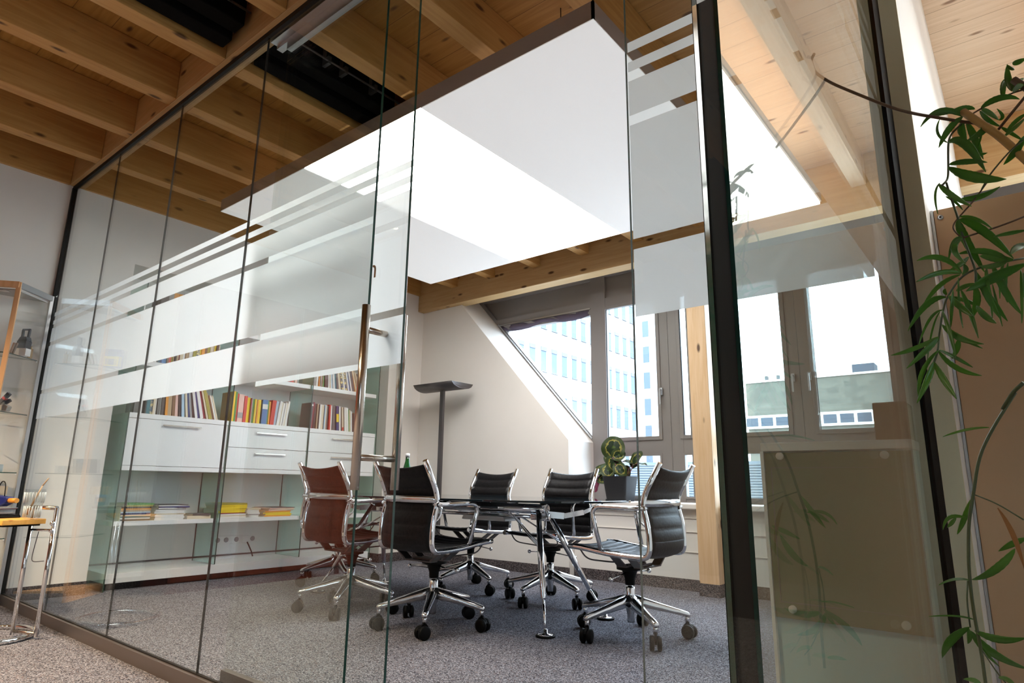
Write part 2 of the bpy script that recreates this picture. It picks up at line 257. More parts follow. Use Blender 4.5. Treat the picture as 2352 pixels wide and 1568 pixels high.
LEAVES=[[-0.009,1.05,1.351,-0.036,1.039,1.384,-0.062,1.029,1.345,0.0096],[-0.02,1.06,1.369,-0.039,1.044,1.367,-0.054,1.028,1.354,0.0072],[0.004,1.06,1.364,-0.008,1.056,1.372,-0.028,1.052,1.365,0.0097],[0.01,1.04,1.352,0.035,1.026,1.362,0.052,1.012,1.335,0.0102],[0.011,1.05,1.356,0.019,1.033,1.341,0.027,1.015,1.315,0.0078],[0.028,1.05,1.332,0.037,1.046,1.33,0.028,1.042,1.346,0.0047],[0.009,1.05,1.354,0.013,1.067,1.346,0.03,1.083,1.337,0.0072],[0.029,1.05,1.321,0.039,1.062,1.314,0.051,1.074,1.303,0.0055],[-0.011,1.03,1.342,-0.03,1.041,1.34,-0.045,1.051,1.315,0.011],[-0.013,1.05,1.345,-0.017,1.039,1.327,-0.011,1.028,1.304,0.0125],[-0.008,1.06,1.347,-0.004,1.061,1.329,0.004,1.063,1.285,0.0119],[0.017,1.04,1.327,0.009,1.031,1.309,-0.012,1.022,1.3,0.01],[-0.031,1.0,1.295,-0.013,0.985,1.297,0.004,0.97,1.226,0.0148],[-0.032,1.0,1.295,-0.048,0.987,1.306,-0.036,0.974,1.32,0.0037],[-0.034,1.0,1.262,-0.015,0.984,1.257,0.007,0.968,1.238,0.0095],[-0.035,0.99,1.255,-0.016,0.975,1.22,0.023,0.96,1.206,0.0185],[-0.012,1.02,1.288,-0.007,1.009,1.268,0.009,0.997,1.264,0.0075],[0.046,1.02,1.354,0.043,1.037,1.375,0.048,1.054,1.415,0.0104],[0.046,1.02,1.395,0.05,1.033,1.394,0.054,1.046,1.399,0.0048],[0.036,1.03,1.351,0.037,1.042,1.387,0.048,1.055,1.393,0.0088],[0.046,1.02,1.354,0.053,1.032,1.371,0.062,1.044,1.381,0.0087],[0.047,1.02,1.353,0.053,1.008,1.352,0.058,0.995,1.345,0.0108],[0.051,1.0,1.382,0.057,0.992,1.379,0.064,0.985,1.376,0.0085],[0.032,1.01,1.292,0.046,1.015,1.309,0.056,1.02,1.316,0.0069],[0.049,1.0,1.276,0.04,1.009,1.26,0.024,1.019,1.251,0.0104],[0.029,1.02,1.291,0.043,1.034,1.306,0.057,1.048,1.324,0.0054],[0.007,1.03,1.319,0.006,1.045,1.31,0.0,1.06,1.305,0.0031],[-0.048,0.98,1.229,-0.037,0.963,1.202,-0.016,0.947,1.175,0.0084],[-0.027,0.98,1.201,-0.008,0.984,1.195,0.016,0.988,1.209,0.0085],[-0.046,0.97,1.226,-0.057,0.977,1.219,-0.054,0.984,1.188,0.0029],[-0.042,0.97,1.205,-0.032,0.97,1.197,-0.026,0.97,1.181,0.0035],[-0.031,0.96,1.166,-0.011,0.97,1.162,0.017,0.98,1.107,0.0139],[-0.031,0.97,1.173,-0.013,0.957,1.166,0.001,0.944,1.139,0.0048],[-0.032,0.95,1.162,-0.032,0.97,1.152,-0.014,0.99,1.098,0.0132],[-0.03,0.96,1.139,-0.041,0.959,1.148,-0.049,0.958,1.11,0.0048],[-0.031,0.96,1.139,-0.05,0.944,1.127,-0.03,0.927,1.095,0.0081],[-0.027,0.96,1.113,-0.034,0.977,1.11,-0.052,0.995,1.109,0.0076],[-0.033,0.96,1.105,-0.029,0.975,1.101,-0.038,0.989,1.099,0.0069],[-0.036,0.94,1.087,-0.053,0.942,1.124,-0.082,0.944,1.115,0.0087],[-0.037,0.94,1.087,-0.054,0.932,1.096,-0.084,0.924,1.081,0.0079],[-0.037,0.93,1.083,-0.063,0.946,1.086,-0.087,0.963,1.051,0.006],[-0.055,0.93,1.057,-0.075,0.933,1.065,-0.101,0.936,1.021,0.0085],[-0.06,0.92,1.039,-0.076,0.935,1.043,-0.093,0.951,1.003,0.0033],[-0.063,0.92,1.037,-0.074,0.934,1.029,-0.085,0.948,0.984,0.0019],[-0.068,0.92,1.006,-0.091,0.92,0.992,-0.121,0.921,0.989,0.007],[-0.068,0.92,1.005,-0.081,0.917,0.99,-0.105,0.913,0.969,0.0076],[-0.07,0.92,0.989,-0.095,0.924,0.967,-0.098,0.928,0.935,0.0064],[-0.076,0.92,0.976,-0.084,0.917,0.952,-0.099,0.914,0.925,0.0082],[-0.076,0.92,0.975,-0.068,0.906,0.951,-0.057,0.893,0.925,0.0087],[-0.071,0.93,0.991,-0.058,0.922,0.961,-0.031,0.914,0.953,0.0076],[-0.07,0.93,0.991,-0.057,0.943,0.984,-0.04,0.955,0.97,0.0058],[-0.064,0.94,1.025,-0.051,0.922,0.998,-0.024,0.903,0.988,0.0083],[-0.064,0.95,1.025,-0.046,0.932,1.002,-0.026,0.914,0.985,0.0051],[-0.05,0.95,1.006,-0.051,0.955,0.995,-0.06,0.96,0.984,0.0072],[-0.061,0.93,1.041,-0.055,0.921,1.013,-0.053,0.912,0.975,0.0051],[-0.047,0.93,1.065,-0.052,0.931,1.036,-0.055,0.933,1.019,0.0039],[-0.04,0.94,1.083,-0.045,0.939,1.05,-0.043,0.938,1.017,0.0026],[-0.053,0.94,1.061,-0.042,0.934,1.043,-0.031,0.927,1.027,0.0091],[-0.052,0.95,1.062,-0.038,0.97,1.062,-0.025,0.99,1.053,0.0061],[-0.04,0.95,1.069,-0.033,0.938,1.04,-0.029,0.926,1.0,0.0059],[-0.054,0.93,1.06,-0.057,0.927,1.064,-0.054,0.923,1.066,0.0045],[-0.045,0.95,1.068,-0.035,0.938,1.071,-0.024,0.926,1.068,0.0059],[-0.026,0.96,1.076,-0.02,0.965,1.058,-0.036,0.971,1.033,0.0101],[-0.027,0.96,1.048,-0.02,0.951,1.03,-0.01,0.942,1.019,0.0092],[-0.023,0.97,1.096,-0.017,0.964,1.064,-0.006,0.958,1.028,0.0094],[-0.021,0.97,1.078,-0.01,0.98,1.054,0.001,0.99,1.03,0.0075],[-0.005,0.98,1.105,-0.002,0.973,1.071,0.016,0.966,1.03,0.0102],[0.028,0.97,1.095,-0.005,0.96,1.084,-0.035,0.95,1.066,0.0175],[0.011,0.97,1.104,-0.009,0.972,1.127,-0.039,0.975,1.124,0.0097],[0.017,0.98,1.106,0.0,0.996,1.116,-0.017,1.012,1.128,0.0127],[0.011,0.98,1.106,-0.004,0.964,1.092,-0.019,0.948,1.096,0.0075],[0.032,0.98,1.122,0.02,0.962,1.117,0.014,0.945,1.102,0.0095],[0.034,0.98,1.141,0.016,0.969,1.138,0.001,0.958,1.133,0.0055],[0.008,0.98,1.104,0.001,0.991,1.099,-0.003,1.001,1.063,0.0035],[-0.008,0.98,1.078,-0.007,0.985,1.052,-0.005,0.989,1.024,0.0027],[0.022,0.98,1.091,0.019,0.969,1.052,0.014,0.959,1.019,0.0034],[0.024,0.99,1.09,0.025,0.983,1.069,0.019,0.976,1.053,0.0048],[-0.011,0.97,1.097,-0.014,0.957,1.083,-0.01,0.944,1.054,0.004],[0.011,0.98,1.103,0.001,0.978,1.067,0.004,0.977,1.051,0.0041],[-0.011,0.98,1.067,-0.012,0.962,1.046,-0.013,0.943,1.026,0.0027],[-0.036,1.05,0.903,-0.06,1.058,0.905,-0.09,1.066,0.894,0.0036],[-0.066,1.05,0.811,-0.077,1.066,0.785,-0.09,1.082,0.763,0.008],[-0.074,1.05,0.786,-0.099,1.068,0.794,-0.106,1.086,0.768,0.0051],[-0.086,1.05,0.785,-0.091,1.059,0.78,-0.099,1.069,0.772,0.0058],[-0.017,1.06,0.764,-0.028,1.078,0.757,-0.048,1.097,0.743,0.0088],[-0.029,1.06,0.75,-0.051,1.04,0.717,-0.076,1.02,0.712,0.0106],[-0.081,1.05,0.708,-0.095,1.031,0.713,-0.111,1.011,0.703,0.0035],[-0.081,1.05,0.66,-0.099,1.042,0.666,-0.129,1.033,0.66,0.0021],[-0.087,1.04,0.652,-0.114,1.059,0.635,-0.125,1.077,0.603,0.0124],[-0.089,1.05,0.649,-0.088,1.061,0.637,-0.094,1.072,0.626,0.0066],[-0.083,1.05,0.647,-0.061,1.046,0.634,-0.031,1.043,0.647,0.0101],[-0.087,1.05,0.646,-0.076,1.068,0.615,-0.035,1.085,0.603,0.0111],[-0.088,1.05,0.645,-0.08,1.055,0.624,-0.063,1.06,0.606,0.0051],[-0.084,1.05,0.585,-0.091,1.063,0.586,-0.104,1.075,0.581,0.0059],[-0.065,1.05,0.595,-0.053,1.042,0.599,-0.047,1.033,0.589,0.0058]]
STEMS=[([(-0.178,0.95,1.475),(-0.185,0.96,1.474),(-0.186,0.97,1.47),(-0.185,0.98,1.462),(-0.167,0.99,1.442),(-0.136,1.0,1.416),(-0.092,1.01,1.378),(-0.067,1.02,1.364),(-0.035,1.03,1.349),(-0.011,1.04,1.339),(0.004,1.05,1.336)],0.0022),([(-0.01,1.05,1.36),(0.005,1.038,1.332),(0.023,1.025,1.3),(0.046,1.012,1.25),(0.056,1.0,1.222)],0.0055),([(-0.008,1.05,1.349),(0.01,1.04,1.352),(0.046,1.03,1.357),(0.061,1.02,1.351)],0.0012),([(0.023,1.03,1.306),(0.037,1.015,1.315),(0.058,1.0,1.331)],0.0018),([(-0.011,1.05,1.344),(-0.027,1.034,1.324),(-0.032,1.018,1.304),(-0.035,1.002,1.264),(-0.037,0.986,1.235),(-0.044,0.97,1.222)],0.0014),([(-0.039,0.97,1.224),(-0.037,0.968,1.204),(-0.032,0.966,1.169),(-0.03,0.964,1.14),(-0.022,0.962,1.096),(-0.024,0.96,1.078)],0.0014),([(0.003,0.99,1.219),(-0.014,0.982,1.194),(-0.037,0.975,1.169),(-0.04,0.968,1.157),(-0.032,0.96,1.141)],0.001),([(0.047,1.0,1.27),(0.031,0.993,1.256),(0.008,0.987,1.229),(-0.003,0.98,1.208)],0.001),([(0.035,1.0,1.166),(0.009,0.987,1.155),(-0.019,0.973,1.146),(-0.03,0.96,1.14)],0.0012),([(0.028,1.0,1.111),(0.014,0.99,1.108),(-0.012,0.98,1.104),(-0.037,0.97,1.094),(-0.056,0.96,1.065),(-0.062,0.95,1.044),(-0.069,0.94,1.011),(-0.071,0.93,0.991),(-0.076,0.92,0.975)],0.0013),([(0.007,1.04,0.958),(-0.006,1.045,0.947),(-0.019,1.05,0.926)],0.0026),([(-0.003,1.05,0.947),(-0.032,1.05,0.903),(-0.052,1.05,0.865),(-0.064,1.05,0.815),(-0.073,1.05,0.781),(-0.079,1.05,0.734),(-0.081,1.05,0.7),(-0.081,1.05,0.662),(-0.079,1.05,0.627),(-0.079,1.05,0.586),(-0.079,1.05,0.571)],0.002),([(-0.083,1.05,0.707),(-0.087,1.05,0.681),(-0.087,1.05,0.65)],0.001),([(-0.062,1.05,0.816),(-0.039,1.025,0.806),(-0.015,1.0,0.788)],0.0009),([(-0.079,1.05,0.627),(-0.064,1.05,0.597),(-0.053,1.05,0.584)],0.0008)]
# ---------------------------------------------------------------- room shell
XL, XR = -5.52, -0.13      # left wall face, face of the wall between the rooms
F1 = 1.374                 # plane of the long glass partition
Y5 = 5.09                  # lamp wall face
struct('floor', MB().box((-6.2, -3.6, -.12), (3.0, 6.0, 0)), M['carpet'], 'speckled grey carpet floor')
# ceiling boards: room and corridor; beyond the wall the brighter light is painted in
struct('ceiling', MB().box((-6.2, -3.6, 3.29), (XR, 6.0, 3.45)), M['planks'], 'pine board ceiling above the joists')
struct('ceiling_right', MB().box((XR, -3.6, 3.29), (3.0, 6.0, 3.45)), M['planks_r'], 'pine board ceiling on the right with brighter light in its colour')
# left wall with the niche that takes the bookcase (y 1.86 .. 4.61, up to z 2.55)
lw = MB(); lw.box((-6.2, -3.6, 0), (XL, 1.87, 3.29)); lw.box((-6.2, 4.60, 0), (XL, 5.3, 3.29)); lw.box((-6.2, 1.87, 2.55), (XL, 4.60, 3.29)); lw.box((-6.2, 1.87, 0), (-5.93, 4.60, 2.55))
struct('wall_left', lw, M['wall'], 'white left wall with bookcase niche')
# window wall: lamp wall with a slanting edge, parapet, lintel
bw = MB(); bw.prism([(-6.2, 0), (-3.415, 0), (-3.415, 1.25), (-5.03, 3.0), (-5.2, 3.29), (-6.2, 3.29)], Y5, 5.54)
struct('wall_back', bw, M['wall'], 'cream wall with slanting window edge behind the floor lamp')
pw = MB(); pw.box((-3.415, 5.18, 0), (3.0, 5.54, .645))
for z in (.30, .46, .57): pw.box((-3.415, 5.172, z), (-.2, 5.18, z+.004))
struct('wall_parapet', pw, M['wall'], 'cream panelled wall below the windows')
struct('wall_lintel', MB().box((-5.3, 5.46, 3.02), (3.0, 5.60, 3.29)), M['wallw'])
struct('wall_outer_left', MB().box((-6.2, 5.54, 0), (-5.15, 5.70, 3.29)), M['wallw'])
o = MB().prism([(-5.3, .0), (-3.43, .0), (-3.43, 1.262), (-5.3, 3.288)], 5.54, 5.60); struct('wall_outer_gable', o, M['wallw'])
struct('wall_right', MB().box((-.185, 1.84, 0), (XR, 5.54, 3.29)), M['wallw'], 'white wall between the meeting room and the next room')
struct('wall_rear', MB().box((-6.2, -3.6, 0), (2.2, -3.45, 3.29)).box((2.2, -3.6, 0), (3.0, -3.45, .9)).box((2.2, -3.6, 2.4), (3.0, -3.45, 3.29)), mat('dark_unseen_wall', (.045,.032,.024), .6))  # wall out of view, coloured dark against glass haze; window gap added for daylight
struct('wall_far_right', MB().box((3.0, -3.6, 0), (3.1, 6.0, 3.29)), M['wall'])
struct('trim_1', MB().box((-.187, 1.842, 0), (XR+.004, 1.836, 3.29)), M['endshade'], 'end face of the white wall, its shade coloured beige')
# carpet skirting
def skirt(name, a, b): struct(name, MB().box(a, b), M['skirt'])
skirt('baseboard_left', (XL, -3.4, 0), (XL+.012, 1.87, .09)); skirt('baseboard_niche', (-5.72, 4.592, 0), (XL+.012, 4.604, .09)); skirt('baseboard_corner', (XL, 4.60, 0), (XL+.012, Y5, .09))
skirt('baseboard_back', (XL, Y5-.012, 0), (-3.41, Y5, .09)); skirt('baseboard_window', (-3.415, 5.168, 0), (-2.14, 5.18, .09)); skirt('baseboard_window_right', (-1.96, 5.168, 0), (-.19, 5.18, .09))
struct('trim_2', MB().box((-3.40, 5.12, .645), (-.19, 5.56, .69)), M['sill'], 'white window sill', bevel=.008)
struct('trim_3', MB().box((XR, 5.12, .645), (2.9, 5.56, .69)), M['sill'], 'white window sill in the next room')
# ---------------------------------------------------------------- joists, beams and post
def joist(x, label, y0=-3.4, y1=5.02, w=.10, m='pine_y'):
    return tag(MB().box((x-w/2, y0, 3.04), (x+w/2, y1, 3.288)).build('ceiling_joist', M[m], bevel=.003), label, 'beam', 'exposed pine ceiling joists')
xs = [-5.545, -4.92, -4.357, -3.74, -3.15, -2.56, -1.965, -1.37, -.775]
for i, x in enumerate(xs):
    if i == 0: lab = ['pine joist lying against the left wall, corridor side', 'pine joist lying against the left wall, meeting room side']
    else: lab = ['pine joist over the corridor, %s from the left wall' % ORD[i+1], 'pine joist over the meeting room, %s from the left wall' % ORD[i+1]]
    w = .10
    joist(x, lab[0], -3.4, 1.334, w); joist(x, lab[1], 1.436, 5.0, w)
for i, x in enumerate((.385, .98, 1.575, 2.17)):
    joist(x, 'pine joist beyond the glass wall, %s to its right' % ORD[i+1], -3.4, 5.0, m='pine_yr')
tag(MB().box((-5.519, 1.335, 3.04), (-.13, 1.435, 3.288)).build('cross_beam', M['pine_x'], bevel=.002), 'pine cross beam running above the long glass partition', 'beam')
tag(MB().box((-5.6, 5.0, 2.845), (2.9, 5.16, 3.288)).build('wall_beam', M['pine_x'], bevel=.004), 'deep pine beam spanning above the windows', 'beam')
pt = MB().box((-2.133, 5.0, 0.09), (-1.972, 5.135, 2.845)).build('wooden_post', M['pine_z'], bevel=.004)
tag(pt, 'square pine post standing in front of the windows under the beam', 'post')
MB().box((-2.137, 4.996, 0), (-1.968, 5.14, .095)).build('plinth', M['skirt'], pt)
# ---------------------------------------------------------------- windows (outer wall plane y 5.54)
k = 5.54/5.64
def wx(v): return v*k
def wz(v): return EYE + (v-EYE)*k
WP = 5.54; FB = WP+.07
ZB, ZL0, ZL1, ZT0, ZG0, ZG1, ZH1 = .69, wz(.74), wz(1.115), wz(1.15), wz(1.30), wz(2.65), 3.03
def hbar(mb, x0, x1, z0, z1, y0=WP, y1=FB): mb.box((x0, y0, z0), (x1, y1, z1))
def sash(parent, x0, x1, z0, z1, w=.035, name='sash'):
    m = MB(); y0 = WP-.012
    m.box((x0-w, y0, z0-w), (x0, WP+.03, z1+w)); m.box((x1, y0, z0-w), (x1+w, WP+.03, z1+w)); m.box((x0, y0, z0-w), (x1, WP+.03, z0)); m.box((x0, y0, z1), (x1, WP+.03, z1+w))
    s = m.build(name, M['frame'], parent, bevel=.003)
    MB().box((x0, WP+.012, z0), (x1, WP+.02, z1)).build('pane', M['winglass'], s)
    g = MB(); e = .006; g.box((x0, WP+.001, z0), (x0+e, WP+.011, z1)); g.box((x1-e, WP+.001, z0), (x1, WP+.011, z1)); g.build('gasket', M['black'], s)
    return s
def handle(parent, x, z):
    m = MB(); m.box((x-.014, WP-.024, z-.03), (x+.014, WP-.012, z+.04)); m.cyl((x, WP-.024, z+.02), .008, .03, 10, axis=(0,-1,0)); m.bar((x, WP-.052, z+.028), (x, WP-.052, z-.12), .016, .010, up=(0,1,0)); return m.build('handle', M['alu'], parent, bevel=.002)
w1 = bpy.data.objects.new('window_1', None); COL.objects.link(w1); w1['kind'] = 'structure'; w1['label'] = 'slanting left window with dark blind'
f = MB(); xm = wx(-3.49)
TX, TZ, BX, BZ = -5.10, 2.96, xm, 1.31
def zd(x): return 1.25 + 1.0836*(-3.415-x)
f.prism([(-5.04, zd(-5.04)-.03), (xm, zd(xm)-.03), (xm, zd(xm)+.055), (-5.04, zd(-5.04)+.055)], WP+.002, FB); f.box((-4.95, WP+.004, ZG1-.03), (xm, FB-.002, ZH1-.29)); f.box((-5.12, WP+.004, 2.97), (xm, FB-.002, 3.05)); f.build('frame', M['frame'], w1)
MB().box((-5.0, WP+.03, ZH1-.30), (xm, FB-.005, 2.98)).build('head_panel', M['frame'], w1)
MB().prism([(-4.70, 2.66), (xm-.005, zd(xm)+.05), (xm-.005, 2.66)], WP+.03, WP+.04).build('pane', M['winglass'], w1)
t = MB(); t.bar((-4.70, WP-.002, zd(-4.70)+.03), (xm, WP-.002, zd(xm)+.03), .012, .016); t.bar((-4.72, WP-.001, 2.660), (xm, WP-.001, 2.660), .012, .014); t.build('glazing_bead', M['alu'], w1)
bl = MB(); rows = []
for i in range(13):
    x = -4.66 + (xm-.02+4.66)*i/12; d = .03+.055*abs(math.sin(i*.45+.3)); rows.append([(x, WP+.004+.01*math.sin(i*2.1), 2.648), (x, WP-.004+.012*math.sin(i*1.7), 2.648-d*.5), (x, WP+.004, 2.648-d)])
bd = bl.grid(rows).build('roller_blind', mat('plum_fabric', (.10,.08,.12), .9), w1, solid=.004)
w2 = bpy.data.objects.new('window_2', None); COL.objects.link(w2); w2['kind'] = 'structure'; w2['label'] = 'grey framed window band of the meeting room'
f = MB(); xR = -.19
for a, b in ((xm, wx(-3.31)), (wx(-2.725), wx(-2.612)), (wx(-2.608), wx(-2.495)), (wx(-2.405), wx(-2.20)), (wx(-1.535), wx(-1.425)), (wx(-1.421), wx(-1.31)), (wx(-.745), wx(-.55))): hbar(f, a, b, ZB, ZH1)
for z0, z1 in ((ZB, ZL0-.01), (ZL1+.01, ZG0-.035), (ZG1+.035, ZG1+.13), (ZH1-.05, ZH1+.03)): hbar(f, xm+.001, wx(-.55)-.001, z0, z1, WP+.003, FB-.002)
f.box((wx(-.55), WP+.001, ZB), (xR, FB, ZH1)); f.build('frame', M['frame'], w2)
MB().box((xm, WP+.03, ZG1+.12), (xR, FB-.005, ZH1-.04)).build('head_panel', M['frame'], w2)
bays = [(-3.30, -2.735), (-2.485, -2.415), (-2.19, -1.545), (-1.30, -.755)]
for i, (a, b) in enumerate(bays):
    a, b = wx(a), wx(b); sash(w2, a, b, ZG0, ZG1)
    MB().box((a, WP+.035, ZL0), (b, WP+.043, ZL1)).build('lower_pane', M['winglass'], w2)
    q = MB(); q.box((a-.02, WP-.006, ZL0-.02), (a, WP+.03, ZL1+.02)); q.box((b, WP-.006, ZL0-.02), (b+.02, WP+.03, ZL1+.02)); q.box((a, WP-.006, ZL0-.02), (b, WP+.03, ZL0)); q.box((a, WP-.006, ZL1), (b, WP+.03, ZL1+.02)); q.build('lower_frame', M['frame'], w2)
handle(w2, wx(-2.69), wz(1.72)); handle(w2, wx(-1.475), wz(1.74)); handle(w2, wx(-1.345), wz(1.74))
w3 = bpy.data.objects.new('window_3', None); COL.objects.link(w3); w3['kind'] = 'structure'; w3['label'] = 'grey framed window of the next room'
f = MB()
for a, b in ((XR, -.02), (.68, .80), (1.5, 1.62), (2.4, 2.9)): hbar(f, a, b, ZB, ZH1)
for z0, z1 in ((ZB, ZL0), (ZL1, ZG0), (ZG1, ZH1+.03)): hbar(f, XR+.001, 2.9, z0, z1, WP+.003, FB-.002)
f.build('frame', M['frame'], w3)
for a, b in ((-.02, .68), (.80, 1.5), (1.62, 2.4)): MB().box((a, WP+.03, ZL0), (b, WP+.038, ZG1)).build('pane', M['winglass'], w3)
# ---------------------------------------------------------------- long glass partition
BANDS = [(1.235, 1.414), (1.442, 1.767), (1.796, 1.901), (1.930, 1.960), (1.992, 2.022)]
def film(parent, x0, x1, y, name='frosted_band', bands=BANDS):
    for z0, z1 in bands:
        MB().add([(x0, y, z0), (x1, y, z0), (x1, y, z1), (x0, y, z1)], [(0, 1, 2, 3)]).build(name, M['film'], parent)
def glasspane(name, label, x0, x1, z0, z1, y, t=.010, cat='glass panel', group=None, el=1, er=1):
    m = MB().box((x0, y-t/2, z0), (x1, y+t/2, z1)); m.mi = [1, 1, 0, er, 0, el]
    o = m.build(name, [M['glass'], M['gedge']]); return tag(o, label, cat, group)
js = [-5.495, -4.62, -3.68, -2.727, -1.779]
nm = ['farthest fixed glass panel, next to the left wall', 'fixed glass panel second from the left wall', 'fixed glass panel third from the left wall', 'fixed glass panel directly left of the door opening']
for i in range(4):
    o = glasspane('glass_panel', nm[i], js[i]+.0015, js[i+1]-.0015, .06, 3.02, F1, el=0, er=int(i == 3))
    film(o, js[i]+.002, js[i+1]-.002, F1+.0065)
    if i: MB().box((js[i]-.0013, F1-.0048, .06), (js[i]+.0013, F1+.0048, 3.02)).build('joint_seal', M['seal'], o)
o = glasspane('glass_panel', 'frosted-banded glass panel right of the door opening', -.724, -.192, .06, 3.02, F1, er=0); film(o, -.722, -.192, F1+.0065)
struct('trim_4', MB().box((-5.51, F1-.022, 0), (-1.8, F1-.006, .058)).box((-.73, F1-.022, 0), (-.19, F1-.006, .058)).box((-5.51, F1-.006, 0), (-1.8, F1+.02, .056)).box((-.73, F1-.006, 0), (-.19, F1+.02, .056)), M['alud'], 'low metal base rail of the glass partition')
struct('trim_5', MB().box((-5.51, F1-.006, .0565), (-1.8, F1+.008, .0625)).box((-5.52, F1-.014, 3.012), (-.19, F1+.012, 3.04)), M['black'], 'black seals of the glass partition')
struct('trim_6', MB().box((XL, F1-.02, .06), (XL+.025, F1+.014, 3.02)), M['black'], 'black end profile of the glass partition at the left wall')
# sliding door leaf
dr = glasspane('glass_door', 'open sliding glass door with frosted bands and steel bar handles', -2.66, -1.674, .012, 2.985, 1.45, .010, 'door', el=0)
film(dr, -2.66, -1.674, 1.45+.0065, 'frosted_band')
MB().box((-2.66, 1.436, .004), (-1.676, 1.464, .075)).build('bottom_rail', M['alud'], dr); MB().box((-2.66, 1.436, 2.955), (-1.676, 1.464, 3.0)).build('hanger_rail', M['alu'], dr)
hx = -1.775
for y in (1.36, 1.535): MB().tube([(hx, y, .797), (hx, y, 1.441)], .0155, 20).build('bar_handle', M['steel'], dr)
for z in (.905, 1.352): MB().tube([(hx, 1.372, z), (hx, 1.523, z)], .0115, 14).build('handle_bracket', M['steel'], dr)
def text(s, size, loc, m, parent, name, rot=(math.pi/2, 0, 0), ex=.0004, align='LEFT', sx=1.0):
    cu = bpy.data.curves.new(name, 'FONT'); cu.body = s; cu.size = size; cu.extrude = ex; cu.align_x = align
    o = bpy.data.objects.new(name, cu); COL.objects.link(o); o.location = loc; o.rotation_euler = rot; o.scale = (sx, 1, 1); cu.materials.append(m); o.parent = parent
    return o
tx = text('AHW Architekten', .112, (-2.72+.06, 1.4435, 1.582), mat('brown_lettering', (.30,.15,.06), .6), dr, 'lettering')
bpy.context.view_layer.update(); tx.scale.x = (-1.842+2.66)/max(tx.dimensions.x, .01)
struct('trim_7', MB().box((-2.76, 1.436, 3.0), (-.19, 1.47, 3.04)).box((-2.76, 1.40, 3.02), (-.19, 1.436, 3.04)), M['alu'], 'aluminium sliding door track')
# corner of the next glass front: side pane running into the room, jamb, front pane with a black corner seal
m = MB().box((-.183, .5125, .03), (-.173, 1.70, 3.02)); m.mi = [1, 1, 1, 0, 1, 0]
sp = tag(m.build('glass_panel', [M['glass'], M['gedge']]), 'glass side wall between the meeting room and the hanging plant', 'glass panel')
for z0, z1 in BANDS: MB().add([(-.1842, .5125, z0), (-.1842, 1.70, z0), (-.1842, 1.70, z1), (-.1842, .5125, z1)], [(0, 1, 2, 3)]).build('frosted_band', M['film'], sp)
m = MB().box((-.1765, .458, .03), (1.25, .468, 3.02)); m.mi = [1, 1, 0, 1, 0, 1]
fp = tag(m.build('glass_panel', [M['glass'], M['gedge']]), 'nearest glass front pane, its left edge beside the black corner seal', 'glass panel')
film(fp, -.1765, 1.25, .4692)
struct('trim_8', MB().box((-.1825, .4700, 0), (-.1758, .5115, 3.03)), M['matblack'], 'black corner seal between two glass panes', bevel=.002)
struct('trim_9', MB().box((-.192, 1.70, 0), (-.168, 1.835, 3.04)), M['matblack'], 'black jamb of the glass side wall')
struct('trim_10', MB().box((-.195, .46, 0), (-.165, 1.70, .028)).box((-.195, .46, 3.022), (-.165, 1.70, 3.04)).box((-.165, .45, 0), (1.25, .476, .028)).box((-.165, .45, 3.022), (1.25, .476, 3.04)), M['alud'])
# ---------------------------------------------------------------- suspended luminous panel over the table
lp = thing('ceiling_panel', 'large suspended white ceiling panel with a glowing middle strip over the table', 'ceiling panel', (-2.97, 3.28, 2.88))
def LP(mb, name, m, **kw):
    o = mb.xf(Matrix.Translation((2.97, -3.28, -2.88))).build(name, m, lp, **kw); return o
PX0, PX1, PY0, PY1, PZ = -4.69, -1.278, 2.128, 4.405, 2.88
x1, x2 = -3.548, -2.412
LP(MB().box((PX0, PY0, PZ+.005), (PX0+.012, PY1, PZ+.10)).box((PX1-.012, PY0, PZ+.005), (PX1, PY1, PZ+.10)).box((PX0, PY0, PZ+.005), (PX1, PY0+.012, PZ+.10)).box((PX0, PY1-.012, PZ+.005), (PX1, PY1, PZ+.10)), 'side_frame', M['pside'])
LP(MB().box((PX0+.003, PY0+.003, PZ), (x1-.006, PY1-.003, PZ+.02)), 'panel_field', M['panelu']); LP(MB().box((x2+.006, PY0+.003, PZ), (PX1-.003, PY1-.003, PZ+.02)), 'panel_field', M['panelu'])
LP(MB().box((x1+.001, PY0+.003, PZ+.002), (x2-.001, PY1-.003, PZ+.02)), 'diffuser', M['lit'])
LP(MB().box((x1-.01, PY0+.02, PZ+.021), (x2+.01, PY1-.02, PZ+.09)), 'added_light_cover', M['pside'])  # unseen cover added to stop the diffuser lighting the joists above
LP(MB().box((x1-.006, PY0+.003, PZ+.004), (x1+.001, PY1-.003, PZ+.02)).box((x2-.001, PY0+.003, PZ+.004), (x2+.006, PY1-.003, PZ+.02)), 'seam', M['black'])
for x in (PX0+.35, PX1-.35):
    for y in (PY0+.25, PY1-.25): LP(MB().tube([(x, y, PZ+.02), (x, y, 3.29)], .003, 6).cyl((x, y, PZ+.08), .012, .03, 10), 'suspension_wire', M['dgrey'])
l2 = thing('ceiling_panel', 'evenly lit suspended ceiling panel in the next room, seen mirrored in the glass', 'ceiling panel', (1.6, 3.5, 2.8))
MB().box((-1.02, -1.1, 0), (1.02, 1.1, .02)).build('diffuser', M['lit2'], l2); MB().box((-1.03, -1.11, .021), (1.03, 1.11, .085)).build('housing', M['pside'], l2); MB().box((-1.0, -1.08, .0855), (1.0, 1.08, .092)).build('added_uplight', M['lit3'], l2)  # the top diffuser is added to light the boards overhead
for x in (-.7, .7):
    for y in (-.8, .8): MB().tube([(x, y, .09), (x, y, .49)], .003, 6).build('suspension_wire', M['dgrey'], l2)
